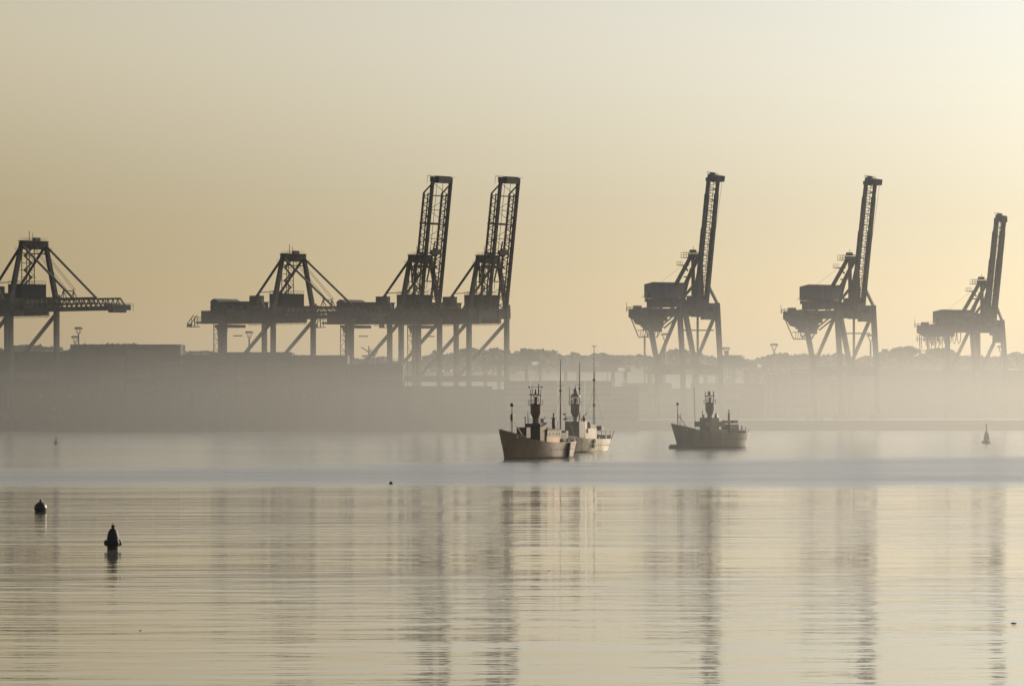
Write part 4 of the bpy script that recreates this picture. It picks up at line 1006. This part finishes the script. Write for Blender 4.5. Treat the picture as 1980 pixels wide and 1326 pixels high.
for k in range(6):
    a = k * math.pi / 3 + .12
    f = MB().lathe([(.05, .28), (.2, .31), (.27, .43), (.27, .6), (.2, .74), (.05, .78)], (.44 * math.cos(a), .45 * math.sin(a), 0), 14).build('float', 'buoy_dark', b, True)
MB().lathe([(.485, .80), (.485, .84), (.47, 1.0), (.42, 1.25), (.34, 1.45), (.24, 1.60), (.12, 1.68), (.09, 1.70)], (0, 0, 0), 28).build('bell', 'buoy_dark', b, True)
lt_ = MB().lathe([(.09, 1.68), (.10, 1.72), (.13, 1.76), (.16, 1.86), (.16, 1.90), (.08, 1.93), (.05, 1.96)], (0, 0, 0), 14).build('lantern', 'buoy_dark', b, True)
MB().tube([(0, 0, 1.95), (-.02, 0, 2.08)], .025, 5).tube([(.0, 0, 2.0), (-.05, 0, 2.1)], .02, 5).build('spike', 'buoy_dark', lt_)
D = 8000 * CAM_H / (858 - HY)
b = thing('cone_buoy', 'tiny dark cone buoy on the pale water below the container wall', 'buoy', at(108.5, D))
MB().lathe([(.5, -.3), (.62, .0), (.62, .32), (.5, .38)], (0, 0, 0), 16).build('float', 'buoy_dark', b)
MB().lathe([(.40, .38), (.26, .95), (.17, 1.3), (.17, 1.75), (.08, 1.85)], (0, 0, 0), 16).build('cone', 'buoy_dark', b)
D = 8000 * CAM_H / (856.5 - HY)
b = thing('lattice_buoy', 'pale navigation buoy with lattice cage and topmark near the palest crane', 'buoy', at(1907.5, D))
MB().lathe([(1.2, -.5), (1.5, -.1), (1.5, .45), (1.3, .62), (.6, .85)], (0, 0, 0), 20).build('float', 'buoy_green', b)
for k in range(4):
    a = k * 1.571 + .4
    MB().beam((.9 * math.cos(a), .9 * math.sin(a), .9), (.55 * math.cos(a), .55 * math.sin(a), 2.6), .3).beam((.55 * math.cos(a), .55 * math.sin(a), 2.6), (.2 * math.cos(a), .2 * math.sin(a), 3.4), .26).build('cage_leg', 'buoy_green', b)
MB().lathe([(.3, .8), (.36, 1.6), (.16, 2.6)], (0, 0, 0), 10).build('bell', 'buoy_green', b)
MB().lathe([(.62, 2.5), (.62, 2.62)], (0, 0, 0), 12).build('ring', 'buoy_green', b)
MB().lathe([(.16, 3.3), (.14, 4.6), (.26, 4.65), (.26, 5.1), (.1, 5.2), (.1, 5.35), (.3, 5.5), (.3, 5.75), (.05, 5.9)], (0, 0, 0), 10).build('topmark', 'buoy_green', b)
D = 8000 * CAM_H / (935.5 - HY)
b = thing('marker_float', 'small black pear-shaped float in the blue-grey ruffled band', 'float', at(756, D))
MB().lathe([(.1, -.15), (.27, -.02), (.28, .1), (.2, .26), (.1, .35), (.02, .38)], (0, 0, 0), 16).build('float', 'rubber', b, True)
MB().lathe([(.04, .36), (.07, .42), (.03, .48)], (0, 0, 0), 8).build('eye', 'rubber', b)
def drift(px, py, L, label, name='driftwood'):
    D = 8000 * CAM_H / (py - HY); t = thing(name, label, 'driftwood', at(px, D), R(6))
    r = L * .09
    MB().tube([(-L / 2, 0, .01), (-L * .2, .02, .02), (L * .2, 0, .015), (L / 2, -.02, .01)], [r * .5, r, r * 1.1, r * .4], 8).build('stick', 'wood', t, True)
    MB().tube([(-L * .1, 0, .01), (-L * .02, .05, r * 1.8)], [r * .5, r * .25], 6).build('twig', 'wood', t)
drift(1960, 1204.5, .30, 'short dark stick of driftwood near the palest crane reflection')
drift(271, 1218.5, .13, 'tiny scrap of driftwood below the bell-shaped buoy')
drift(1061, 1102.5, .11, 'tiny dark scrap floating below the pair of lightships')
drift(1916, 1198.5, .07, 'tiniest dark scrap beside the short driftwood stick')
